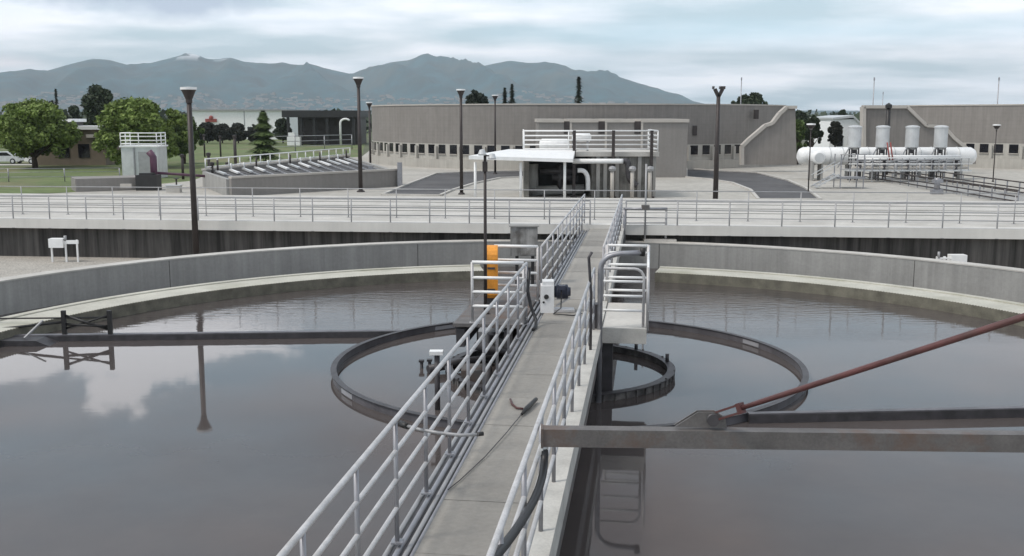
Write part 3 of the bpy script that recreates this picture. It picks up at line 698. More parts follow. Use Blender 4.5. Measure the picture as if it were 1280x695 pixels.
# right skimmer arm
ra = at_z(936, 529, 0); rb_ = at_z(1300, 521, 0); re = ra+(rb_-ra)*1.45
arm2 = thing('rotating_skimmer', 'dark skimmer on the water from the big ring to the right edge', 'skimmer', ra, 'skimmers on the water')
MB().bar((ra.x, ra.y, .04), (re.x, re.y, .04), .06, .20).build('blade', m_darksteel, arm2)
MB().bar((ra.x, ra.y+.05, .145), (re.x, re.y+.05, .145), .12, .02).build('top_flange', m_ring, arm2)

# U-shaped pipe frame on the tank wall by the bridge end
ug = thing('pipe_gate', 'grey inverted U pipe gate standing at the tank wall right of the bridge end', 'pipe gate', at_y(780, 303, 33.0))
ua, ub = at_y(780, 303, 33.0), at_y(832, 303, 33.0); uz = at_y(800, 261, 33.0).z; um = at_y(806, 303, 33.0)
MB().tube([ua, (ua.x, ua.y, uz)], .045, 8).build('post', m_post, ug); MB().tube([ub, (ub.x, ub.y, uz)], .035, 8).build('post', m_railfar, ug)
MB().tube([(ua.x-.03, ua.y, uz), (ub.x+.03, ub.y, uz)], .045, 8).build('top_bar', m_post, ug)
MB().tube([(ua.x, ua.y, uz-.45), (ub.x, ub.y, uz-.45)], .02, 8).build('rail', m_railfar, ug)
MB().tube([um, (um.x, um.y, at_y(806, 205, 33.0).z)], .03, 8).build('standpipe', m_railfar, ug)
MB().box((um.x-.12, um.y-.1, uz-.02), (um.x+.12, um.y+.1, uz+.12)).build('collar', m_steel, ug)
# white valve stands on gravel
def valve_stand(px_, py_, w_, h_, label, hide=0):
    q = at_z(px_, py_, .03); t = thing('valve_stand', label, 'valve stand', q, 'white valve stands')
    MB().box((q.x, q.y, q.z+h_*.62), (q.x+w_*.5, q.y+.3, q.z+h_)).build('valve_body', m_white, t)
    for x_ in (.06, .55, .95): MB().bar((q.x+w_*x_, q.y+.1, q.z), (q.x+w_*x_, q.y+.1, q.z+h_*(.95 if x_ > .5 else .62)), .05, .05).build('leg', m_white, t)
    MB().bar((q.x+w_*.5, q.y+.1, q.z+h_*.85), (q.x+w_, q.y+.1, q.z+h_*.85), .06, .12).build('bar', m_white, t)
    MB().tube([(q.x+w_*.55, q.y+.1, q.z+h_*.9), (q.x+w_*.55, q.y+.1, q.z+h_*1.12)], .05, 8).build('handwheel', m_railfar, t)
valve_stand(62, 328, .95, .78, 'small white valve stand on the gravel before the dark wall at left')
q = at_y(1171, 338, 31.2)
vt = thing('valve_stand', 'white valve stand peeping over the tank wall at right', 'valve stand', (q.x, 31.2, .03), 'white valve stands')
ztp = at_y(1171, 319, 31.2).z; zbt = at_y(1171, 332, 31.2).z
MB().box((q.x+.42, 31.2, zbt), (q.x+.9, 31.5, ztp)).build('valve_body', m_white, vt)
MB().bar((q.x, 31.25, ztp-.1), (q.x+.42, 31.25, ztp-.1), .05, .05).build('bar', m_white, vt)
for x_ in (0.03, .25, .85): MB().bar((q.x+x_, 31.3, .03), (q.x+x_, 31.3, ztp-.05), .06, .06).build('leg', m_white, vt)
MB().tube([(q.x+.05, 31.25, ztp-.1), (q.x+.05, 31.25, ztp+.1)], .04, 8).build('handwheel', m_railfar, vt)

# ================================================================== LAMPS
def street_lamp(base, topz, r0_, r1_, hw, label, style='funnel'):
    t = thing('street_lamp', label, 'street lamp', base, 'street lamps')
    b_ = Vector(base); zt_ = topz-hw*.85
    MB().tube([b_, (b_.x, b_.y, zt_)], [r0_, r1_], 12).build('pole', m_pole, t)
    MB().lathe(b_, [(0, 0), (r0_*1.9, 0), (r0_*1.9, .06), (r0_*1.2, .14), (0, .14)], 12).build('base', m_pole, t)
    h = MB()
    if style == 'funnel':
        h.lathe((b_.x, b_.y, zt_), [(r1_*1.3, -.05), (r1_*1.3, hw*.12), (hw*.42, hw*.62), (hw*.5, hw*.74)], 16)
        t_ = h.build('lamp_head', m_pole, t)
        MB().lathe((b_.x, b_.y, zt_), [(hw*.52, hw*.742), (hw*.52, hw*.9), (0, hw*.93)], 16).build('lamp_cap', m_white, t_)
        MB().lathe((b_.x, b_.y, zt_), [(0, hw*.25), (hw*.18, hw*.25), (hw*.28, hw*.735), (0, hw*.735)], 12).build('lens', m_silver, t_)
    else:
        for s__ in (-1, 1): h.bar((b_.x, b_.y, zt_), (b_.x+s__*hw*.30, b_.y, zt_+hw*.6), .2, .2)
        h.build('lamp_head', m_pole, t)
        for s__ in (-1, 1): MB().box((b_.x+s__*hw*.22-.12, b_.y-.2, zt_+hw*.58), (b_.x+s__*hw*.22+.2*s__, b_.y+.2, zt_+hw*.8)).build('lamp_box', m_pole, t)
    return t
q = at_z(245.5, 322, .03); q.y = 34.0; q.x = at_y(245.5, 322, 34.0).x
street_lamp((q.x, 34.0, .03), at_y(232, 110, 34.).z, .105, .08, .5, 'nearest and tallest looking street lamp, on the gravel left behind the tank')
def lamp(xt, yt, xb, yb, r0_, hw, label, style='funnel', Yd=None):
    p = G(xb, yb) if Yd is None else Vector((at_y(xb, 200, Yd).x, Yd, GZ))
    street_lamp((p.x, p.y, GZ), at_y(xt, yt, p.y).z, r0_, r0_*.7, hw, label, style)
lamp(447, 97, 451, 240, .16, .75, 'street lamp just left of the big round building, near the long low basin')
lamp(575, 112, 577, 243, .13, .6, 'slim street lamp standing on the asphalt left of the canopy')
lamp(901, 107, 894, 256, .17, .8, 'street lamp with Y-shaped head beside the right asphalt bend', 'y')
lamp(619, 119, 619, 0, .11, .6, 'farther slim street lamp against the round building, right of its neighbour', Yd=100)
lamp(463, 128, 463, 0, .11, .6, 'thin lamp at the left end of the round building', Yd=98)
lamp(1014, 155, 1012, 221, .05, .62, 'small pale lamp in front of the white pressure vessels', Yd=76)
lamp(1246, 156, 1243, 0, .05, .62, 'small pale lamp at far right before the windows', Yd=88)

# ================================================================== ROUND BUILDINGS
def round_building(cx_, Yf, label, stairs, a_win, light, name='round_building'):
    k_ = math.sin(math.atan(255/1300.)); r_ = k_*Yf/(1-k_); Yc = Yf+r_
    xc = at_y(cx_, 145, Yc).x; top = at_y(cx_, 131, Yf).z
    t = thing(name, label, 'building', (xc, Yc, GZ), 'round block buildings'); c = (xc, Yc, 0)
    zw = at_y(cx_, 180, Yf).z
    zs0, zs1 = at_y(cx_, 197.5, Yf).z, at_y(cx_, 182, Yf).z
    MB().lathe(c, [(0, top-.35), (r_-.3, top-.35), (r_-.3, top), (r_, top), (r_, zs1+.05)], 120).build('wall', m_block_c, t)
    MB().lathe(c, [(r_-.35, top+.002), (r_-.35, top+.14), (r_+.08, top+.14), (r_+.08, top+.002)], 120, close=True).build('coping', m_coping, t)
    # window storey
    MB().lathe(c, [(r_+.02, zs1+.049), (r_+.02, zs0-.35)], 120).build('window_band', m_base, t)
    MB().lathe(c, [(r_+.5, zs0-.35), (r_+.5, GZ)], 120).lathe(c, [(r_+.021, zs0-.34), (r_+.5, zs0-.34), (r_+.5, zs0-.36)], 120).build('plinth', m_base, t)
    for a in a_win:
        hw_ = 1.05
        for s__ in (-1, 1):
            aa = a+s__*1.75; w_ = MB()
            w_.lathe(c, [(r_-.25, zs0+.25), (r_-.25, zs1-.05), (r_+.045, zs1-.05), (r_+.045, zs0+.25)], 4, aa-hw_, aa+hw_, close=True)
            f_ = w_.build('window', m_glass, t)
            MB().lathe(c, [(r_+.03, zs0+.17), (r_+.03, zs0+.249), (r_+.14, zs0+.249), (r_+.14, zs0+.17)], 2, aa-hw_-.1, aa+hw_+.1, close=True).build('sill', m_coping, f_)
    for a in range(180, 361, 7):
        pm = MB().lathe(c, [(r_+.03, GZ), (r_+.03, zs1-.2), (r_+.3, zs1-.2), (r_+.3, GZ)], 2, a+1.5+.0, a+2.1, close=True)
        pm.build('pilaster', m_base, t)
    return t, c, r_, top
t1, c1, r1_, top1 = round_building(720, 107, 'central grey round block building behind the canopy', None, [180+7*i+5.2+.0 for i in range(0, 25)], 0)
for x_, y_ in ((945, 143), (868, 163)):
    p = at_y(x_, y_, 111)
    dx = p.x-c1[0]; yy = c1[1]-math.sqrt(max(1, r1_**2-dx*dx))
    p = at_y(x_, y_, yy); MB().box((p.x-.22, yy-.35, p.z-.5), (p.x+.22, yy+.15, p.z+.5)).build('wall_light', m_pole, t1)
t2, c2, r2_, top2 = round_building(1345, 104, 'right-hand grey round block building behind the white vessels', None, [180+7*i+5.2 for i in range(0, 25)], 0)
# stair walls
def stair_wall(name, label, outline, cap, Yd, th=.5, par=None):
    t = par
    MB().prism([at_y(x, y, Yd) for x, y in outline], (0, th, 0)).build('stair_wall', m_block, t)
    cm = MB()
    for (xa_, ya_), (xb2, yb2) in zip(cap, cap[1:]):
        cm.bar(at_y(xa_, ya_, Yd-.12)+Vector((0, th/2, 0)), at_y(xb2, yb2, Yd-.12)+Vector((0, th/2, 0)), th+.3, .3)
    cm.build('stair_coping', m_coping, t)
stair_wall('s', '', [(928, 206), (928, 182), (936, 174), (950, 163), (957, 157), (966, 153), (975, 141), (984, 133), (994, 133), (996, 206)], [(928, 206), (928, 183), (937, 174), (950, 163), (957, 157), (966, 154), (975, 142), (984, 134), (996, 134)], 104, .6, t1)
stair_wall('s', '', [(1079, 200), (1079, 133), (1135, 133), (1158, 157), (1180, 158), (1192, 172), (1210, 187), (1220, 190), (1220, 205)], [(1080, 200), (1080, 133.5), (1134, 133.5), (1158, 157), (1180, 158.5), (1192, 172), (1210, 187)], 101, .6, t2)

# annex box in front of the central building
YA = 94.5
ax0, ax1 = at_y(673, 152, YA).x, at_y(860, 152, YA).x; az = at_y(760, 153, YA).z
ann = thing('block_annex', 'square grey block annex with slotted top in front of the round building', 'building', ((ax0+ax1)/2, YA, GZ))
MB().box((ax0, YA, GZ), (ax1, YA+11, az)).build('wall', m_block2, ann)
cx2 = MB(); sl_ = [(705, 712), (748, 756), (793, 801)]
edges = [ax0-.1]+[at_y(x, 152, YA).x for a in sl_ for x in a]+[ax1+.1]
for i in range(0, len(edges), 2): cx2.box((edges[i], YA-.15, az+.002), (edges[i+1], YA+11.1, az+.3))
cx2.build('coping', m_coping, ann)
for a, b_ in sl_: MB().box((at_y(a, 152, YA).x, YA-.08, at_y(760, 167, YA).z), (at_y(b_, 152, YA).x, YA-.002, az+.1)).build('louvre', m_pole, ann)
for a, b_ in sl_: MB().box((at_y(b_, 152, YA).x+.02, YA-.1, at_y(760, 185, YA).z), (at_y(b_+3, 152, YA).x, YA-.002, az-.01)).build('pilaster', m_coping, ann)

# ================================================================== PLATFORM STRUCTURE, CANOPY
YP = 71.
pz = at_y(740, 190, YP).z; pxa, pxb = at_y(655, 190, YP).x, at_y(822, 190, YP).x
pf = thing('headworks_platform', 'concrete headworks block with dark pipe bay and raised deck before the annex', 'building', ((pxa+pxb)/2, YP, GZ))
m_stain = M('stained_headworks', (.25, .24, .22), .9, var=.2, scale=1.2, streak=.35, fine=.1, blot=.9, blotcol=(.11, .105, .095))
xm = at_y(740, 190, YP).x
MB().box((xm, YP+.2, GZ), (pxb-.1, YP+6, pz-.3)).build('wall', m_stain, pf)
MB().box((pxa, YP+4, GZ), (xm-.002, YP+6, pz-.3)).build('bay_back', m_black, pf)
MB().box((pxa, YP+.2, GZ), (pxa+.35, YP+3.99, pz-.3)).build('bay_side', m_stain, pf)
MB().box((pxa-.2, YP-.1, pz-.299), (pxb+.1, YP+6.2, pz)).build('deck', m_top, pf)
for x_ in (748, 757, 772, 800, 818):
    xx = at_y(x_, 190, YP).x; MB().box((xx-.12, YP-.02, GZ), (xx+.12, YP+.198, pz-.31)).build('column', m_conc, pf)
for x0_, y0_, x1c, y1c, rr_ in ((664, 205, 664, 240, .5), (659, 239, 730, 236, .33), (675, 214, 725, 214, .22), (690, 222, 722, 222, .25), (700, 206, 700, 238, .2)):
    MB().tube([at_y(x0_, y0_, YP+1.2+rr_), at_y(x1c, y1c, YP+1.2+rr_)], rr_, 14).build('pipe', m_conc if rr_ > .3 else m_darksteel, pf)
pg_ = at_y(728, 212, YP-.3)
pgn = [at_y(722, 213, YP-.3), at_y(729, 213, YP-.3), at_y(733, 217, YP-.3), at_y(735, 223, YP-.3), at_y(735, 238, YP-.3)]
tag(MB().tube(smooth(pgn), .16, 12).build('gooseneck_pipe', m_white, origin=pgn[-1]), 'short white gooseneck pipe curving down beside the dark pipe bay', 'pipe')
mn = [at_y(716, 201.5, YP-.6), at_y(775, 201.5, YP-.6), at_y(779, 201.5, YP-.6)]
hpz = thing('header_pipe', 'long horizontal white pipe on the headworks front turning into a dark elbow', 'pipe', mn[0])
MB().tube(mn, .17, 12).build('pipe', m_white, hpz)
MB().tube(smooth([at_y(779, 201.5, YP-.6), at_y(784, 201.5, YP-.6), at_y(785.5, 206, YP-.6), at_y(785.5, 224, YP-.6), at_y(796, 232, YP-.6)]), .2, 12).build('elbow', m_darksteel, hpz)
railing('deck_railing', 'white railing round the raised headworks deck', [(pxb, YP+5, pz), (pxb, YP, pz), (pxa, YP, pz), (pxa, YP+5, pz)], 1.42, [.2, .5, .8, 1.1, 1.42], 2.6, .045, .05, m_white, m_white)
for i, (x_, yb_) in enumerate(((718, 200), (767, 200), (815, 243))):
    a = at_y(x_, 163, YP-.35); bz = at_y(x_, yb_, YP-.35).z
    tag(MB().bar((a.x, a.y, GZ), (a.x, a.y, a.z), .2, .2).box((a.x-.22, a.y-.22, GZ), (a.x+.22, a.y+.22, GZ+.1)).build('dark_column', m_pole, origin=(a.x, a.y, GZ)),
        ('left', 'middle', 'right')[i]+' one of three dark square columns before the headworks railing', 'column', 'dark columns')
for x_, y_, w_, h_, lab in ((693, 181, 1.1, .42, 'white horizontal drum on the headworks deck, left end'), (727, 172, .7, .3, 'small white drum higher behind the headworks railing')):
    p = at_y(x_, y_, YP+2); tt_ = thing('white_drum', lab, 'drum', (p.x, p.y, pz), 'white drums on the headworks deck')
    MB().tube([(p.x-w_*.95, p.y, p.z), (p.x-w_*.8, p.y, p.z), (p.x+w_*.8, p.y, p.z), (p.x+w_*.95, p.y, p.z)], [h_*.5, h_, h_, h_*.5], 16).build('drum', m_white, tt_)
    for s__ in (-.6, .6): MB().box((p.x+s__*w_-.06, p.y-.2, pz), (p.x+s__*w_+.06, p.y+.2, p.z-h_*.85)).build('leg', m_railfar, tt_)
for i, x_ in enumerate((765, 790, 812)):
    b_ = at_y(x_, 245, YP-1.6); tz = at_y(x_, 213, YP-1.6).z
    tt_ = thing('pump_post', ('left', 'middle', 'right')[i]+' white post with round head before the headworks', 'post', (b_.x, b_.y, GZ), 'white pump posts')
    MB().tube([(b_.x, b_.y, GZ), (b_.x, b_.y, tz)], .13, 8).build('post', m_coping, tt_)
    MB().lathe((b_.x, b_.y, tz), [(0, .3), (.2, .25), (.26, .1), (.2, -.05), (0, -.08)], 10).build('head', m_railfar, tt_)
# canopy
can = thing('white_canopy', 'white sheet canopy on slim posts left of the headworks', 'canopy', (at_y(650, 240, 67).x, 68, GZ))
A_, B2, C_, D_ = at_y(586, 199, 66.5), at_y(716, 203, 66.5), at_y(719, 191, YP+.3), at_y(636, 190.5, YP+.3)
MB().prism([A_, B2, C_, D_], (0, 0, .22)).build('roof', m_white, can)
for x_ in (594, 651, 706):
    b_ = at_y(x_, 203, 67.0); MB().tube([(b_.x, 67, GZ), (b_.x, 67, b_.z+.02)], .09, 8).build('post', m_white, can)

# ================================================================== WHITE VESSELS AT RIGHT
YV = 92.
def PX(x, y=200, Yd=YV): return at_y(x, y, Yd).x
def PZ(y, x=1100, Yd=YV): return at_y(x, y, Yd).z
ves = thing('pressure_vessel', 'long white horizontal vessel with domed ends lying before the right building', 'vessel', (PX(1110), YV, GZ))
rv = (PZ(184)-PZ(206))/2; zc_ = PZ(195)
x0_, x1c = PX(1003), PX(1212)
MB().tube([(x0_-.45, YV, zc_), (x0_-.3, YV, zc_), (x0_, YV, zc_), (x1c, YV, zc_), (x1c+.35, YV, zc_), (x1c+.5, YV, zc_)], [rv*.4, rv*.8, rv, rv, rv*.75, rv*.35], 24).build('shell', m_white, ves)
for x_ in (1015, 1060, 1095, 1130, 1165, 1200): MB().box((PX(x_)-.12, YV-rv*.5, GZ), (PX(x_)+.12, YV+rv*.5, zc_-rv*.5)).build('saddle', m_conc, ves)
bd = MB()
for x_ in range(1035, 1210, 16): bd.tube([(PX(x_)-.03, YV, zc_), (PX(x_)+.03, YV, zc_)], rv+.04, 24)
bd.build('band', m_silver, ves)
q = at_y(1023, 197, YV-2.5)
v2 = thing('manway_vessel', 'white vessel end-on with round grey end cap left of the silver cylinders', 'vessel', (q.x, YV-2.5, GZ))
MB().tube([(q.x, YV-2.8, q.z), (q.x, YV-2.7, q.z), (q.x, YV-.9, q.z)], [.42, .55, .55], 22).build('shell', m_white, v2)
MB().tube([(q.x, YV-2.86, q.z), (q.x, YV-2.81, q.z)], .40, 22).build('end_cap', m_silver, v2)
for s__ in (-.4, .4): MB().box((q.x+s__-.07, YV-2.4, GZ), (q.x+s__+.07, YV-1.2, q.z-.3)).build('saddle', m_conc, v2)
for i, x_ in enumerate((1069, 1104, 1141, 1177)):
    p = at_y(x_, 158, YV-1.8); cz = Vector((p.x, YV-1.8, GZ))
    nm = ('leftmost', 'second from left', 'third from left', 'rightmost')[i]
    tt_ = thing('silver_silo', nm+' of the four upright silver cylinders over the white vessel', 'silo', cz, 'silver cylinders')
    za, zb2 = PZ(184, x_, YV-1.8), PZ(160, x_, YV-1.8); rs = .56
    MB().lathe((cz.x, cz.y, 0), [(0, za-.25), (rs*.45, za-.22), (rs, za), (rs, zb2), (rs*.95, zb2+.05)], 22).build('shell', m_silver, tt_)
    MB().lathe((cz.x, cz.y, 0), [(rs*1.07, zb2+.0), (rs*1.07, zb2+.12), (rs*.7, zb2+.2), (0, zb2+.24)], 22).build('lid', m_silver, tt_)
    for a in (45, 135, 225, 315): MB().bar((cz.x+.42*math.cos(R(a)), cz.y+.42*math.sin(R(a)), GZ), (cz.x+.42*math.cos(R(a)), cz.y+.42*math.sin(R(a)), za+.1), .1, .1).build('leg', m_darksteel, tt_)
    MB().tube([(cz.x, cz.y, za-.2), (cz.x, cz.y, zc_+.3)], .16, 10).build('outlet', m_darksteel, tt_)
    MB().bar((cz.x-1.5, cz.y-.5, zc_-.9), (cz.x-.5, cz.y-.3, za), .08, .08).build('ladder', m_railfar, tt_)
# bright pipework in front, catwalk
cwz = PZ(212, 1100, YV-4)
cw = thing('pipe_rack', 'pale cluttered pipe rack and catwalk in front of the silver cylinders', 'pipe rack', (PX(1130), YV-4, GZ))
MB().box((PX(1058, 200, YV-4), YV-4.6, cwz-.12), (PX(1212, 200, YV-4), YV-3.4, cwz)).build('catwalk', m_silver, cw)
rnd = random.Random(11)
for i in range(5):
    z_ = PZ(196+i*3.4, 1100, YV-4); MB().tube([(PX(1062+rnd.random()*25, 200, YV-4), YV-3.3-.2*i, z_), (PX(1195+rnd.random()*18, 200, YV-4), YV-3.3-.2*i, z_)], .07+.05*rnd.random(), 8).build('pipe', (m_white, m_silver, m_railfar, m_silver, m_coping)[i], cw)
for i in range(17):
    x_ = PX(1060+i*9.2, 200, YV-4); MB().bar((x_, YV-4.62, GZ if i % 3 == 0 else cwz), (x_, YV-4.62, cwz+1.0), .06, .06).build('post', m_railfar, cw)
for z_ in (.5, 1.0): MB().tube([(PX(1058, 200, YV-4), YV-4.62, cwz+z_), (PX(1212, 200, YV-4), YV-4.62, cwz+z_)], .04, 6).build('rail', m_white, cw)
for i in range(9):
    x_ = PX(1075+i*15, 200, YV-4); MB().tube([(x_, YV-4.1, cwz-.6), (x_, YV-4.1, cwz+.75)], .13, 8).lathe((x_, YV-4.1, cwz+.75), [(.28, 0), (.28, .06), (0, .08)], 8).build('valve', m_railfar if i % 2 else m_darksteel, cw)
for x_ in (1109, 1113): MB().tube([at_y(x_, 178, YV-3.9), at_y(x_+3, 200, YV-3.9)], .06, 6).build('red_pipe', m_redsign, cw)
# stairs at left end of the rack
stp = thing('access_stairs', 'pale open metal stairs and frame at the left end of the pipe rack', 'stairs', G(1050, 236))
s0_ = G(1050, 236)
for dx in (0, 1.1):
    for dy in (0, 1.6): MB().bar((s0_.x+dx*1.6, s0_.y+dy, GZ), (s0_.x+dx*1.6, s0_.y+dy, GZ+2.6), .07, .07).build('post', m_post, stp)
for z_ in (.9, 1.5, 2.1, 2.6): MB().tube([(s0_.x-.1, s0_.y, GZ+z_), (s0_.x+1.9, s0_.y, GZ+z_)], .035, 6).build('rail', m_railfar, stp)
MB().box((s0_.x-.1, s0_.y-.1, GZ+.78), (s0_.x+1.9, s0_.y+1.7, GZ+.86)).build('landing', m_post, stp)
for s__ in (0, 1.2): MB().bar((s0_.x-1.9, s0_.y+s__, GZ+.1), (s0_.x-.1, s0_.y+s__, GZ+1.1), .05, .12).bar((s0_.x-1.9, s0_.y+s__, GZ+1.0), (s0_.x-.1, s0_.y+s__, GZ+2.0), .05, .05).build('stringer', m_silver, stp)
for i in range(5): MB().box((s0_.x-1.8+i*.38, s0_.y, GZ+.18+i*.2), (s0_.x-1.5+i*.38, s0_.y+1.2, GZ+.22+i*.2)).build('step', m_railfar, stp)
# diagonal low rails with dark trench
def low_rail(xa_, ya_, xb2, yb2, label, hgt=.9, nm='low_railing'):
    a, b_ = G(xa_, ya_), G(xb2, yb2); t = thing(nm, label, 'railing', a, 'dark low railings beside the pipe rack')
    n = 16
    for i in range(n+1):
        p = a.lerp(b_, i/n); MB().bar(p, p+Vector((0, 0, hgt)), .07, .07).build('post', m_post, t)
    for z_ in (.2, .5, hgt): MB().tube([a+Vector((0, 0, z_)), b_+Vector((0, 0, z_))], .05, 6).build('rail', m_pole, t)
low_rail(1078, 223, 1272, 256, 'dark low railing running diagonally forward to the right edge, outer one')
low_rail(1100, 217, 1290, 246, 'dark low railing running diagonally forward to the right edge, inner one')
tr_ = [G(1084, 222), G(1110, 220), G(1295, 247), G(1278, 255)]
patch('trench_path', tr_, m_conc, GZ+.02)
pb = G(1172, 243)
tag(MB().box((pb.x-.4, pb.y, GZ), (pb.x+.4, pb.y+.4, GZ+.35)).tube([(pb.x, pb.y+.2, GZ+.35), (pb.x, pb.y+.2, GZ+1.15)], .2, 10).box((pb.x-.3, pb.y, GZ+.8), (pb.x+.35, pb.y+.4, GZ+1.05)).build('yard_pump', m_post, origin=(pb.x, pb.y, GZ)), 'dark grey pump standing beside the diagonal low railing', 'pump')
# aerials and chimney
for i, (x_, y_, Yd, r_, lab) in enumerate(((1093, 97, 112, .05, 'thin aerial mast over the left part of the right building'), (1249, 97, 112, .05, 'thin aerial mast over the far right of the right building'), (927, 97, 125, .05, 'very thin aerial behind the street lamp with Y-shaped head'), (1111, 131, 99, .2, 'short black flue pipe on the left part of the right building'), (1104, 115, 140, .04, 'faint short aerial right of the first mast'))):
    p = at_y(x_, y_, Yd)
    tag(MB().tube([(p.x, Yd, GZ), (p.x, Yd, p.z)], [r_*1.4, r_], 8).lathe((p.x, Yd, p.z), [(r_*1.6, -.3), (r_*1.6, 0), (0, r_)], 8).build('aerial_mast' if r_ < .1 else 'flue_pipe', m_post if r_ < .1 else m_black, origin=(p.x, Yd, GZ)), lab, 'aerial' if r_ < .1 else 'flue')

# ================================================================== LEFT SIDE
# long low basin
def wallseg(a, b_, h, th, name, mat, par, z0=GZ):
    a = Vector((a.x, a.y, z0)); b_ = Vector((b_.x, b_.y, z0)); d = (b_-a).normalized(); n = Vector((-d.y, d.x, 0))
    MB().prism([a, b_, b_+n*th, a+n*th], (0, 0, h)).build(name, mat, par)
ba, bb2 = G(290, 246), G(497, 233); fa_, fb_ = G(258, 233), G(438, 210)
bs = thing('long_basin', 'long low concrete basin with pale rim left of the asphalt road', 'basin', ba)
nb = Vector((-(bb2-ba).y, (bb2-ba).x, 0)).normalized()
def inset(a, b_, e=.32): d = (b_-a).normalized(); return a+d*e, b_-d*e
wallseg(ba, bb2, 1.25, .3, 'near_wall', m_block2, bs); wallseg(fa_, fb_, 1.25, .3, 'far_wall', m_block2, bs)
for (a, b_), nm in ((inset(bb2, fb_), 'end_wall'), (inset(ba, fa_), 'end_wall')): wallseg(a, b_, 1.2, .3, nm, m_conc, bs)
for a, b_ in ((ba, bb2), (fa_, fb_)): wallseg(a-nb*.06, b_-nb*.06, .14, .42, 'rim', m_coping, bs, GZ+1.252)
MB().sheet([Vector((p.x, p.y, GZ+1.0)) for p in (ba+nb*.31, bb2+nb*.31, fb_-nb*.01, fa_-nb*.01)]).build('liquor', m_asph, bs)
for i in range(13):
    f_ = (i+.7)/13.6; a = ba.lerp(bb2, f_); c = fa_.lerp(fb_, f_)
    a = Vector((a.x, a.y, GZ+1.16)); c = Vector((c.x, c.y, GZ+1.16))
    MB().bar(c.lerp(a, .05), c.lerp(a, .42), .22, .14).build('trough', m_white if i % 2 else m_silver, bs)
    MB().bar(c.lerp(a, .42), c.lerp(a, .95), .07, .07).build('cross_beam', m_post, bs)
    MB().tube([c.lerp(a, .1), c.lerp(a, .1)+Vector((0, 0, .55 if i % 3 else .9))], .09, 6).build('stub', m_silver if i % 3 else m_pole, bs)
for p_, hh in ((bb2+nb*-.3, 1.9), (bb2+nb*1.8-(bb2-ba).normalized()*1.2, 1.6)):
    MB().bar((p_.x, p_.y, GZ), (p_.x, p_.y, GZ+hh), .35, .35).build('end_post', m_post, bs)
rA, rB = fa_+Vector((0, 0, 1.1)), fb_+Vector((0, 0, 1.1))
railing('basin_railing', 'white truss-like low railing along the grassy side of the long basin', [rA+Vector((0, 0, .3)), rB+Vector((0, 0, .3))], .8, [.1, .75], 1.9, .05, .05, m_white, m_white)
# tank tower
q = G(174, 223)
YT = q.y; xa_, xb2 = at_y(152, 200, YT).x, at_y(197, 200, YT).x; zt2 = at_y(174, 184, YT).z
tw = thing('pump_tower', 'pale boxy pump tower with white roof railing on the left lawn edge', 'tower', (at_y(174, 200, YT).x, YT, GZ))
MB().box((xa_, YT, GZ), (xb2, YT+2.6, zt2)).build('body', m_silver, tw)
MB().box((xa_-.12, YT-.12, zt2+.002), (xb2+.12, YT+2.7, zt2+.14)).build('deck', m_white, tw)
MB().bar((xa_+1.15, YT-.08, GZ), (xa_+1.15, YT-.08, zt2), .1, .1).build('ladder', m_post, tw)
MB().box((xa_+1.5, YT-.02, GZ+.3), (xb2-.2, YT-.002, zt2-.4)).build('panel', m_railfar, tw)
railing('tower_railing', 'white railing on top of the pale pump tower', [(xa_, YT+2.4, zt2+.14), (xa_, YT, zt2+.14), (xb2, YT, zt2+.14), (xb2, YT+2.4, zt2+.14)], 1.1, [.15, .45, .8, 1.1], 1.4, .045, .05, m_white, m_white)
# low wall
la_, lb_ = G(95, 240), G(190, 237)
lw = thing('low_wall', 'low grey concrete wall with pale cap in front of the pump tower', 'wall', la_)
wallseg(la_, lb_, .95, 3.2, 'wall', m_block2, lw); 
d_ = MB().box((la_.x+3.3, la_.y-.12, GZ+.3), (la_.x+4.1, la_.y+.05, GZ+.6)); d_.build('hatch', m_coping, lw)
q = G(186, 238)
mc = thing('purple_pump', 'dark pump box with purple riser pipe at the right end of the low wall', 'pump', q)
MB().box((q.x-.85, q.y-.3, GZ), (q.x+.75, q.y+.7, GZ+1.15)).box((q.x-.6, q.y-.2, GZ+1.151), (q.x+.4, q.y+.5, GZ+1.3)).build('housing', m_black, mc)
MB().tube([(q.x+.15, q.y+.9, GZ), (q.x+.15, q.y+.9, at_y(188, 190, q.y).z-.4), (q.x-.15, q.y+.9, at_y(188, 190, q.y).z)], .26, 10).build('riser', m_mauve, mc)
MB().tube([(q.x+.3, q.y+1, GZ+1.25), (q.x+4.2, q.y+3.5, GZ+.8)], .1, 8).build('pipe', m_mauve, mc)
# bollards / black poles
for i, (x_, yt_, yb_, lab) in enumerate(((262, 191, 228, 'black bollard pole nearest the tall lamp, at the start of the white basin railing'), (295, 169, 218, 'tallest black pole on the lawn, right of the tall lamp'), (256, 168, 196, 'farther black pole just right of the tall lamp'), (276, 170, 196, 'black pole farther back on the field between two others'), (266, 203, 232, 'short black valve spindle beside the long basin near end'), (285, 203, 222, 'short black valve spindle farther along the long basin'), (229, 193, 224, 'black pole mostly hidden by the tall lamp'))):
    p = G(x_, yb_); z_ = at_y(x_, yt_, p.y).z
    tag(MB().tube([(p.x, p.y, GZ), (p.x, p.y, z_)], .12 if i != 1 else .15, 8).lathe((p.x, p.y, z_), [(.2, -.25), (.2, 0), (0, .04)], 8).build('bollard', m_pole, origin=(p.x, p.y, GZ)), lab, 'bollard', 'black poles on the lawn')
# field fence along the lawn
fa, fb = G(-60, 228), G(150, 226)
railing('lawn_fence', 'thin wire fence crossing the lawn at far left', [fa, fb], 1.1, [.4, .8, 1.1], 4, .05, .02, m_post, m_post)
fa, fb = G(330, 191), G(440, 186.5)
railing('field_fence', 'pale wire fence on the green field before the black pavilion', [fa, fb], 2.4, [.8, 1.6, 2.4], 6, .09, .05, m_railfar, m_railfar)
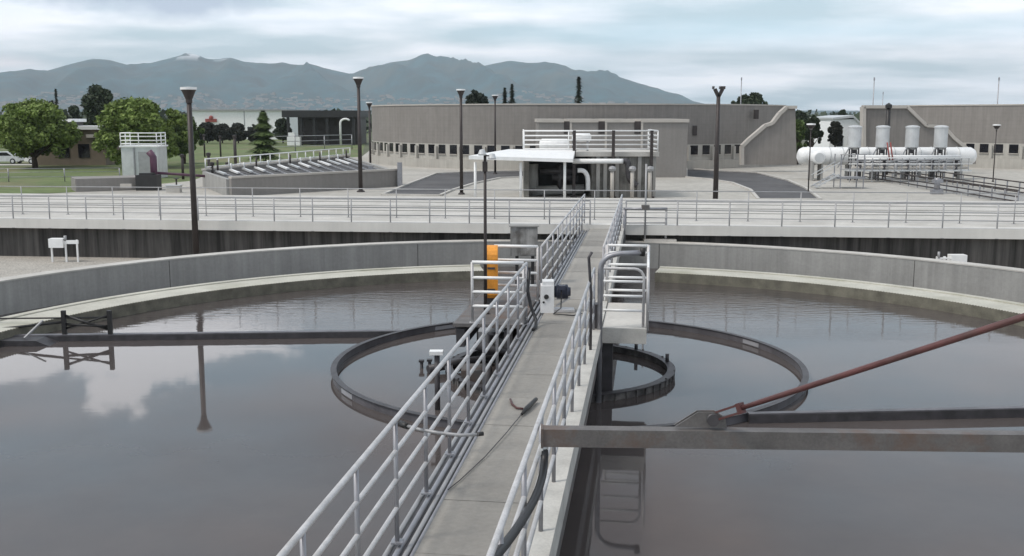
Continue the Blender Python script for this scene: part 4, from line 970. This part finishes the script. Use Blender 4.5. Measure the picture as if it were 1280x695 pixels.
# brick house left
YB = 118.
hx0, hx1 = at_y(42, 160, YB).x, at_y(130, 160, YB).x; hz1 = at_y(100, 162, YB).z
hs = thing('brick_building', 'low tan brick building with flat white edged roof between the left trees', 'building', ((hx0+hx1)/2, YB, GZ))
MB().box((hx0, YB, GZ), (hx1, YB+5, hz1)).build('wall', m_tan, hs)
MB().box((hx0-.4, YB-.5, hz1+.002), (hx1+.4, YB+5.4, hz1+.4)).build('roof', m_white, hs)
ux0, ux1 = at_y(76, 150, YB+6).x, at_y(108, 150, YB+6).x; uz1 = at_y(90, 149, YB+6).z
MB().box((ux0, YB+1.5, hz1+.401), (ux1, YB+5, uz1-.3)).build('upper_wall', m_pole, hs); MB().box((ux0-.3, YB+1.2, uz1-.299), (ux1+.3, YB+5.3, uz1+.05)).build('upper_roof', m_white, hs)
for a, b_ in ((73, 87), (98, 112)): MB().box((at_y(a, 190, YB).x, YB-.05, at_y(80, 197, YB).z), (at_y(b_, 190, YB).x, YB-.004, at_y(80, 180, YB).z)).build('window', m_glass, hs)
MB().box((at_y(111, 190, YB).x, YB-.5, at_y(111, 172, YB).z), (at_y(121, 190, YB).x, YB-.004, at_y(111, 168, YB).z)).build('sign_box', m_coping, hs)
# white warehouse
YW = 250.
x0_, x1c = at_y(238, 140, YW).x, at_y(356, 140, YW).x; zt3 = at_y(300, 138.5, YW).z
wh = thing('white_warehouse', 'long low white warehouse with red sign beyond the green field', 'warehouse', ((x0_+x1c)/2, YW, GZ))
MB().box((x0_, YW, GZ), (x1c, YW+40, zt3)).build('wall', m_white, wh)
MB().box((x0_-.5, YW-.5, zt3+.003), (x1c+.5, YW+40.5, zt3+.35)).build('roof', m_railfar, wh)
sx0 = at_y(257, 149, YW).x
MB().box((sx0, YW-.4, at_y(257, 152.5, YW).z), (at_y(271, 149, YW).x, YW-.01, at_y(257, 148.5, YW).z)).build('sign', m_redsign, wh)
MB().lathe((at_y(264, 145, YW).x, YW-.2, at_y(264, 148.5, YW).z), [(.0, 0), (.5, .0), (.5, .4), (.3, .7), (0, .8)], 10).build('emblem', m_redsign, wh)
for a in (305, 330): MB().box((at_y(a, 150, YW).x, YW-.06, zt3-3.5), (at_y(a+1, 150, YW).x, YW-.005, zt3)).build('downpipe', m_post, wh)
# black pavilion
YK = 200.
x0_, x1c = at_y(352, 140, YK).x, at_y(447, 140, YK).x; zt4 = at_y(390, 138, YK).z
bk = thing('black_pavilion', 'dark open pavilion with flat black roof and white arch beyond the field', 'pavilion', ((x0_+x1c)/2, YK, GZ))
MB().box((x0_, YK, zt4-1.3), (x1c, YK+16, zt4)).build('roof', m_black, bk)
MB().box((x0_+2, YK+5, GZ), (x1c-.5, YK+15, zt4-1.302)).build('wall', m_pole, bk)
for i in range(6):
    x_ = x0_+1+(x1c-x0_-2)*i/5; MB().bar((x_, YK+.8, GZ), (x_, YK+.8, zt4-1.302), .5, .5).build('post', m_black, bk)
ac = at_y(432, 156, YK-.6); ar = MB(); pa = [(ac.x-1.0, YK-.6, GZ)]
for a in range(180, -1, -20): pa.append((ac.x+1.0*math.cos(R(a)), YK-.6, at_y(432, 150, YK-.6).z-.6+.8*math.sin(R(a))))
MB().tube(pa[:9], .2, 8).build('arch', m_white, bk)
b_ = at_y(361, 160, YK-1)
tag(MB().box((b_.x-.2, YK-2, GZ), (b_.x+2.2, YK-.5, GZ+1.6)).box((b_.x, YK-1.8, GZ+1.6), (b_.x+1.2, YK-.7, GZ+2.4)).build('utility_box', m_white, origin=(b_.x, YK-2, GZ)), 'white utility box at the left front corner of the black pavilion', 'utility box')
# right gap: white shed and house roofs
YG = 165.
p0 = at_y(1040, 165, YG); 
shd = thing('white_shed', 'white building with sloping roof seen in the gap between the round buildings', 'shed', (p0.x+2, YG, GZ))
o_ = [at_y(1036, 172, YG), at_y(1042, 149, YG), at_y(1068, 149, YG), at_y(1078, 156, YG), at_y(1080, 172, YG)]
o_[0].z = GZ; o_[-1].z = GZ
MB().prism(o_, (0, 12, 0)).build('wall', m_white, shd)
MB().prism([at_y(1041, 147, YG-.3), at_y(1067, 144, YG-.3), at_y(1080, 157, YG-.3), at_y(1080, 159, YG-.3), at_y(1067, 147, YG-.3), at_y(1041, 149.5, YG-.3)], (0, 13, 0)).build('roof', m_silver, shd)
MB().box((at_y(1046, 165, YG).x, YG-.08, GZ+.8), (at_y(1054, 165, YG).x, YG-.01, GZ+2.2)).build('window', m_glass, shd)
fa, fb = G(997, 180), G(1078, 181)
railing('yard_fence', 'pale fence across the gap between the two round buildings', [fa, fb], 2.0, [.6, 1.3, 2.0], 4, .1, .07, m_railfar, m_railfar)

# ================================================================== TREES
def leaves(mb, c, rad, n, s_, rnd, hollow=.35, up=0):
    for _ in range(n):
        while True:
            v = Vector((rnd.uniform(-1, 1), rnd.uniform(-1, 1), rnd.uniform(-1, 1)))
            if hollow < v.length < 1: break
        p = Vector((c[0]+v.x*rad[0], c[1]+v.y*rad[1], c[2]+v.z*rad[2])); q = s_*rnd.uniform(.6, 1.4)
        a = Vector((rnd.gauss(0, 1), rnd.gauss(0, 1), rnd.gauss(0, .7))).normalized(); e = a.orthogonal().normalized()
        e = Matrix.Rotation(rnd.uniform(0, 6.3), 3, a) @ e
        mb.sheet([p+a*q, p+e*q*.6, p-a*q, p-e*q*.6])
def tree(name, label, base, h, wdt, mat, seed, dens=1., trunk_frac=.25, leafsz=.25, blobs=14, group='trees', dp=None):
    rnd = random.Random(seed); b_ = Vector(base); t = thing(name, label, 'tree', b_, group)
    tk = MB(); rt = max(.12, wdt*.03)
    tk.tube([b_, b_+Vector((rnd.uniform(-.1, .1), 0, h*trunk_frac)), b_+Vector((rnd.uniform(-.3, .3), 0, h*.7))], [rt*1.3, rt, rt*.4], 8)
    cm = MB()
    for i in range(blobs):
        a = rnd.uniform(0, 6.28); zf = rnd.uniform(0, 1); rad = (1-abs(zf-.42)*1.15)*wdt*.5*rnd.uniform(.35, .95)
        c = b_+Vector((math.cos(a)*rad, math.sin(a)*rad*.9, h*(trunk_frac+(1-trunk_frac)*(.14+.74*zf))))
        s__ = wdt*rnd.uniform(.12, .24)
        tk.tube([b_+Vector((0, 0, h*trunk_frac*rnd.uniform(.8, 1.4))), b_.lerp(c, .5)+Vector((0, 0, h*.1)), c], [rt*.55, rt*.35, rt*.12], 5)
        leaves(cm, c, (s__, s__, s__*min(1.1, h*(1-trunk_frac)/wdt*.9)), int(560*dens), leafsz*.66, rnd)
    for i in range(int(blobs*1.3)):
        a = rnd.uniform(0, 6.28); zf = rnd.uniform(.05, 1.0); rad = wdt*.5*math.sqrt(max(.03, 1-(zf*2-.95)**2))*rnd.uniform(.85, 1.08)
        c = b_+Vector((math.cos(a)*rad, math.sin(a)*rad, h*(trunk_frac+(1-trunk_frac)*zf*.97))); s__ = wdt*rnd.uniform(.04, .085)
        leaves(cm, c, (s__, s__, s__), int(70*dens), leafsz*.66, rnd, 0)
    tk.build('trunk', m_bark, t); cm.build('crown', mat, t); return t
def conifer(name, label, base, h, wdt, mat, seed, n=1100, leafsz=.22, gaps=0., group='trees'):
    rnd = random.Random(seed); b_ = Vector(base); t = thing(name, label, 'tree', b_, group)
    MB().tube([b_, b_+Vector((0, 0, h*.97))], [max(.15, wdt*.05), .03], 7).build('trunk', m_bark, t)
    cm = MB()
    for i in range(n):
        zf = rnd.random()**.8; r_ = wdt*.5*(1-zf)**.85*(.75+.35*math.sin(zf*37+seed))
        a = rnd.uniform(0, 6.28); rr_ = r_*rnd.uniform(.4, 1)
        if gaps and math.sin(a*2+zf*11) > 1-gaps: continue
        p = b_+Vector((math.cos(a)*rr_, math.sin(a)*rr_, h*(.1+.9*zf)-rr_*.15))
        d = Vector((math.cos(a), math.sin(a), -.35)).normalized(); q = leafsz*rnd.uniform(.6, 1.4); e = d.cross(Vector((0, 0, 1))).normalized()
        cm.sheet([p+d*q*1.5, p+e*q*.5, p-d*q, p-e*q*.5])
    cm.build('crown', mat, t); return t
def T(xc, yt, w_, Yd): # base point, height, width from the photo size of a tree at distance Yd
    p = at_y(xc, 150, Yd); return (p.x, Yd, GZ), at_y(xc, yt, Yd).z-GZ, w_/1300*Yd
b_, h_, w_ = T(40, 129, 100, 112); tree('leafy_tree', 'broad fresh green tree at the far left before the tan building', b_, h_, w_, m_leafA, 21, 1.3, .17, .3, 36)
b_, h_, w_ = T(174, 126, 112, 112); tree('leafy_tree', 'wide bright green tree behind the pump tower', b_, h_, w_, m_leafA, 22, 1.6, .12, .32, 30)
b_, h_, w_ = T(228, 145, 48, 122); tree('leafy_tree', 'smaller green tree joining the right side of the wide tree, behind the tall lamp', b_, h_, w_, m_leafB, 23, 1.2, .2, .3, 14)
# clipped dark block tree
rnd = random.Random(5); b_, h_, w_ = T(123, 103, 36, 165); tt_ = thing('columnar_tree', 'dark blocky upright tree rising behind the tan building', 'tree', b_, 'trees')
MB().tube([b_, (b_[0], b_[1], GZ+h_*.8)], [.4, .1], 8).build('trunk', m_bark, tt_)
cm = MB()
for i in range(24):
    leaves(cm, (b_[0]+rnd.uniform(-.27, .27)*w_, b_[1]+rnd.uniform(-.3, .3)*w_, GZ+h_*(.2+.7*i/24)), (w_*.27, w_*.27, h_*.10), 300, .3, rnd, 0)
cm.build('crown', m_leafC, tt_)
b_, h_, w_ = T(72, 111, 11, 175); conifer('spruce_tree', 'thin dark spruce left of the blocky upright tree', b_, h_, w_, m_con, 31, 900)
b_, h_, w_ = T(65, 125, 24, 178); tree('bare_tree', 'brownish thin tree beside the spruce', b_, h_, w_, m_leafD, 32, .5, .3, .3, 10)
b_, h_, w_ = T(92, 132, 30, 190); tree('leafy_tree', 'low dark tree between the spruce and the blocky tree', b_, h_, w_, m_leafC, 33, .9, .2, .35, 10)
for i, (x_, y_, w2, lab) in enumerate(((258, 154, 17, 'first'), (277, 155, 19, 'second'), (297, 155, 16, 'third'), (318, 156, 15, 'fourth'), (353, 148, 15, 'fifth'))):
    b_, h_, w_ = T(x_, y_, w2*1.35, 215); tree('round_tree', lab+' from the left of the small dark round trees before the white warehouse', b_, h_, w_, m_leafD if i < 4 else m_leafC, 40+i, .8, .12, .32, 28, 'small trees before the warehouse')
b_, h_, w_ = T(329, 139, 42, 125); conifer('young_conifer', 'green cone-shaped tree standing alone on the field', b_, h_, w_*1.15, m_leafB, 51, 5200, .3)
b_, h_, w_ = T(595, 112, 30, 150); tree('leafy_tree', 'dark bushy treetop showing over the round building, left of the two cones', b_, h_, w_*1.1, m_con, 61, .8, .3, .3, 40)
b_, h_, w_ = T(631, 110, 11, 150); conifer('spruce_tree', 'left of two pointed treetops over the round building', b_, h_, w_*1.9, m_con, 62, 1500)
b_, h_, w_ = T(640, 105, 13, 150); conifer('spruce_tree', 'right and taller of two pointed treetops over the round building', b_, h_, w_*1.9, m_con, 63, 1500)
b_, h_, w_ = T(723, 96, 18, 145); conifer('sparse_tree', 'sparse upright treetop over the middle of the round building', b_, h_, w_*1.9, m_con, 64, 1500, .26, .55)
b_, h_, w_ = T(936, 117, 42, 150); tree('leafy_tree', 'rounded bush top over the round building right of the Y-shaped lamp', b_, h_, w_*1.15, m_leafC, 65, .9, .3, .32, 46)
b_, h_, w_ = T(999, 146, 20, 120); tree('leafy_tree', 'fresh green tree at the right end of the central round building', b_, h_, w_, m_leafB, 66, 1, .1, .25, 12)
b_, h_, w_ = T(1016, 144, 22, 140); tree('round_tree', 'dark round tree left of the one before the white shed', b_, h_, w_, m_leafC, 67, .8, .2, .25, 26)
b_, h_, w_ = T(1045, 151, 17, 140); tree('round_tree', 'small dark round tree on a thin trunk before the white shed', b_, h_, w_, m_leafD, 68, .8, .35, .25, 24)
b_, h_, w_ = T(1052, 136, 18, 230); tree('leafy_tree', 'small treetop behind the white shed', b_, h_, w_, m_leafC, 69, .8, .3, .4, 8)
b_, h_, w_ = T(1002, 138, 20, 210); tree('leafy_tree', 'grey green treetop directly behind the central building right end', b_, h_, w_, m_leafC, 70, .8, .3, .4, 8)

for i, (x_, y_, lab) in enumerate(((300, 226, 'nearer of two small pale valve boxes beside the white basin railing'), (216, 233, 'farther left small pale valve box beside the purple pipe'))):
    p = G(x_, y_+8)
    vb = thing('valve_box', lab, 'valve box', (p.x, p.y, GZ), 'small valve boxes')
    MB().box((p.x-.5, p.y, GZ), (p.x+.5, p.y+.6, GZ+.5)).build('box', m_top, vb)
    MB().box((p.x-.55, p.y-.05, GZ+.501), (p.x+.55, p.y+.65, GZ+.56)).build('lid', m_silver, vb)
    MB().tube([(p.x+.2, p.y+.3, GZ+.56), (p.x+.2, p.y+.3, GZ+1.0)], .06, 8).lathe((p.x+.2, p.y+.3, GZ+1.0), [(0, 0), (.2, 0), (.2, .05), (0, .05)], 10).build('handwheel', m_pole, vb)
# ================================================================== PARKED CARS (far left, under the tree)
def car(loc, mat, label, rz=0.):
    t = thing('parked_car', label, 'car', loc, 'cars parked under the left tree')
    x, y, z = loc; L_, W_ = 4.4, 1.75
    o = [(-2.2, .35), (-2.15, .75), (-1.35, .88), (-.75, 1.38), (.75, 1.40), (1.45, .95), (2.1, .85), (2.2, .4), (2.1, .28), (-2.1, .28)]
    MB().prism([(x+a, y-W_/2, z+b_) for a, b_ in o], (0, W_, 0)).build('body', mat, t)
    wn = [(-1.2, .92), (-.72, 1.31), (.70, 1.33), (1.25, .95)]
    for s__ in (-1, 1): MB().prism([(x+a, y+s__*(W_/2+.004), z+b_) for a, b_ in wn], (0, s__*.01, 0)).build('window', m_glass, t)
    for dx in (-1.35, 1.35):
        for s__ in (-1, 1):
            wh_ = MB().tube([(x+dx, y+s__*(W_/2-.12), z+.32), (x+dx, y+s__*(W_/2+.03), z+.32)], .32, 16).build('wheel', m_blackrub, t)
            MB().tube([(x+dx, y+s__*(W_/2+.031), z+.32), (x+dx, y+s__*(W_/2+.045), z+.32)], .18, 12).build('rim', m_silver, wh_)
for x_, mt_, lb_2 in ((6, m_silver, 'silver car parked farthest left under the green tree'), (58, m_white, 'white car parked in front of the tan brick building')):
    q = G(x_, 204.5); car((q.x, q.y, GZ), mt_, lb_2)
q0, q1 = G(-40, 207), G(86, 206.5)
patch('footpath', [q0, q1, q1+Vector((0, 3, 0)), q0+Vector((0, 3, 0))], m_top, GZ+.02)
# ================================================================== HAZE
hm = bpy.data.materials.new('haze_air'); hm.use_nodes = True
t = hm.node_tree; t.nodes.remove(t.nodes['Principled BSDF']); pv = t.nodes.new('ShaderNodeVolumePrincipled')
pv.inputs['Color'].default_value = (.86, .94, 1., 1); pv.inputs['Density'].default_value = 1.15e-4; pv.inputs['Anisotropy'].default_value = 0
t.links.new(pv.outputs[0], t.nodes['Material Output'].inputs['Volume'])
tag(MB().box((-9500, -1500, -3), (9500, 7900, 440)).build('haze', hm), None, None, kind='stuff')
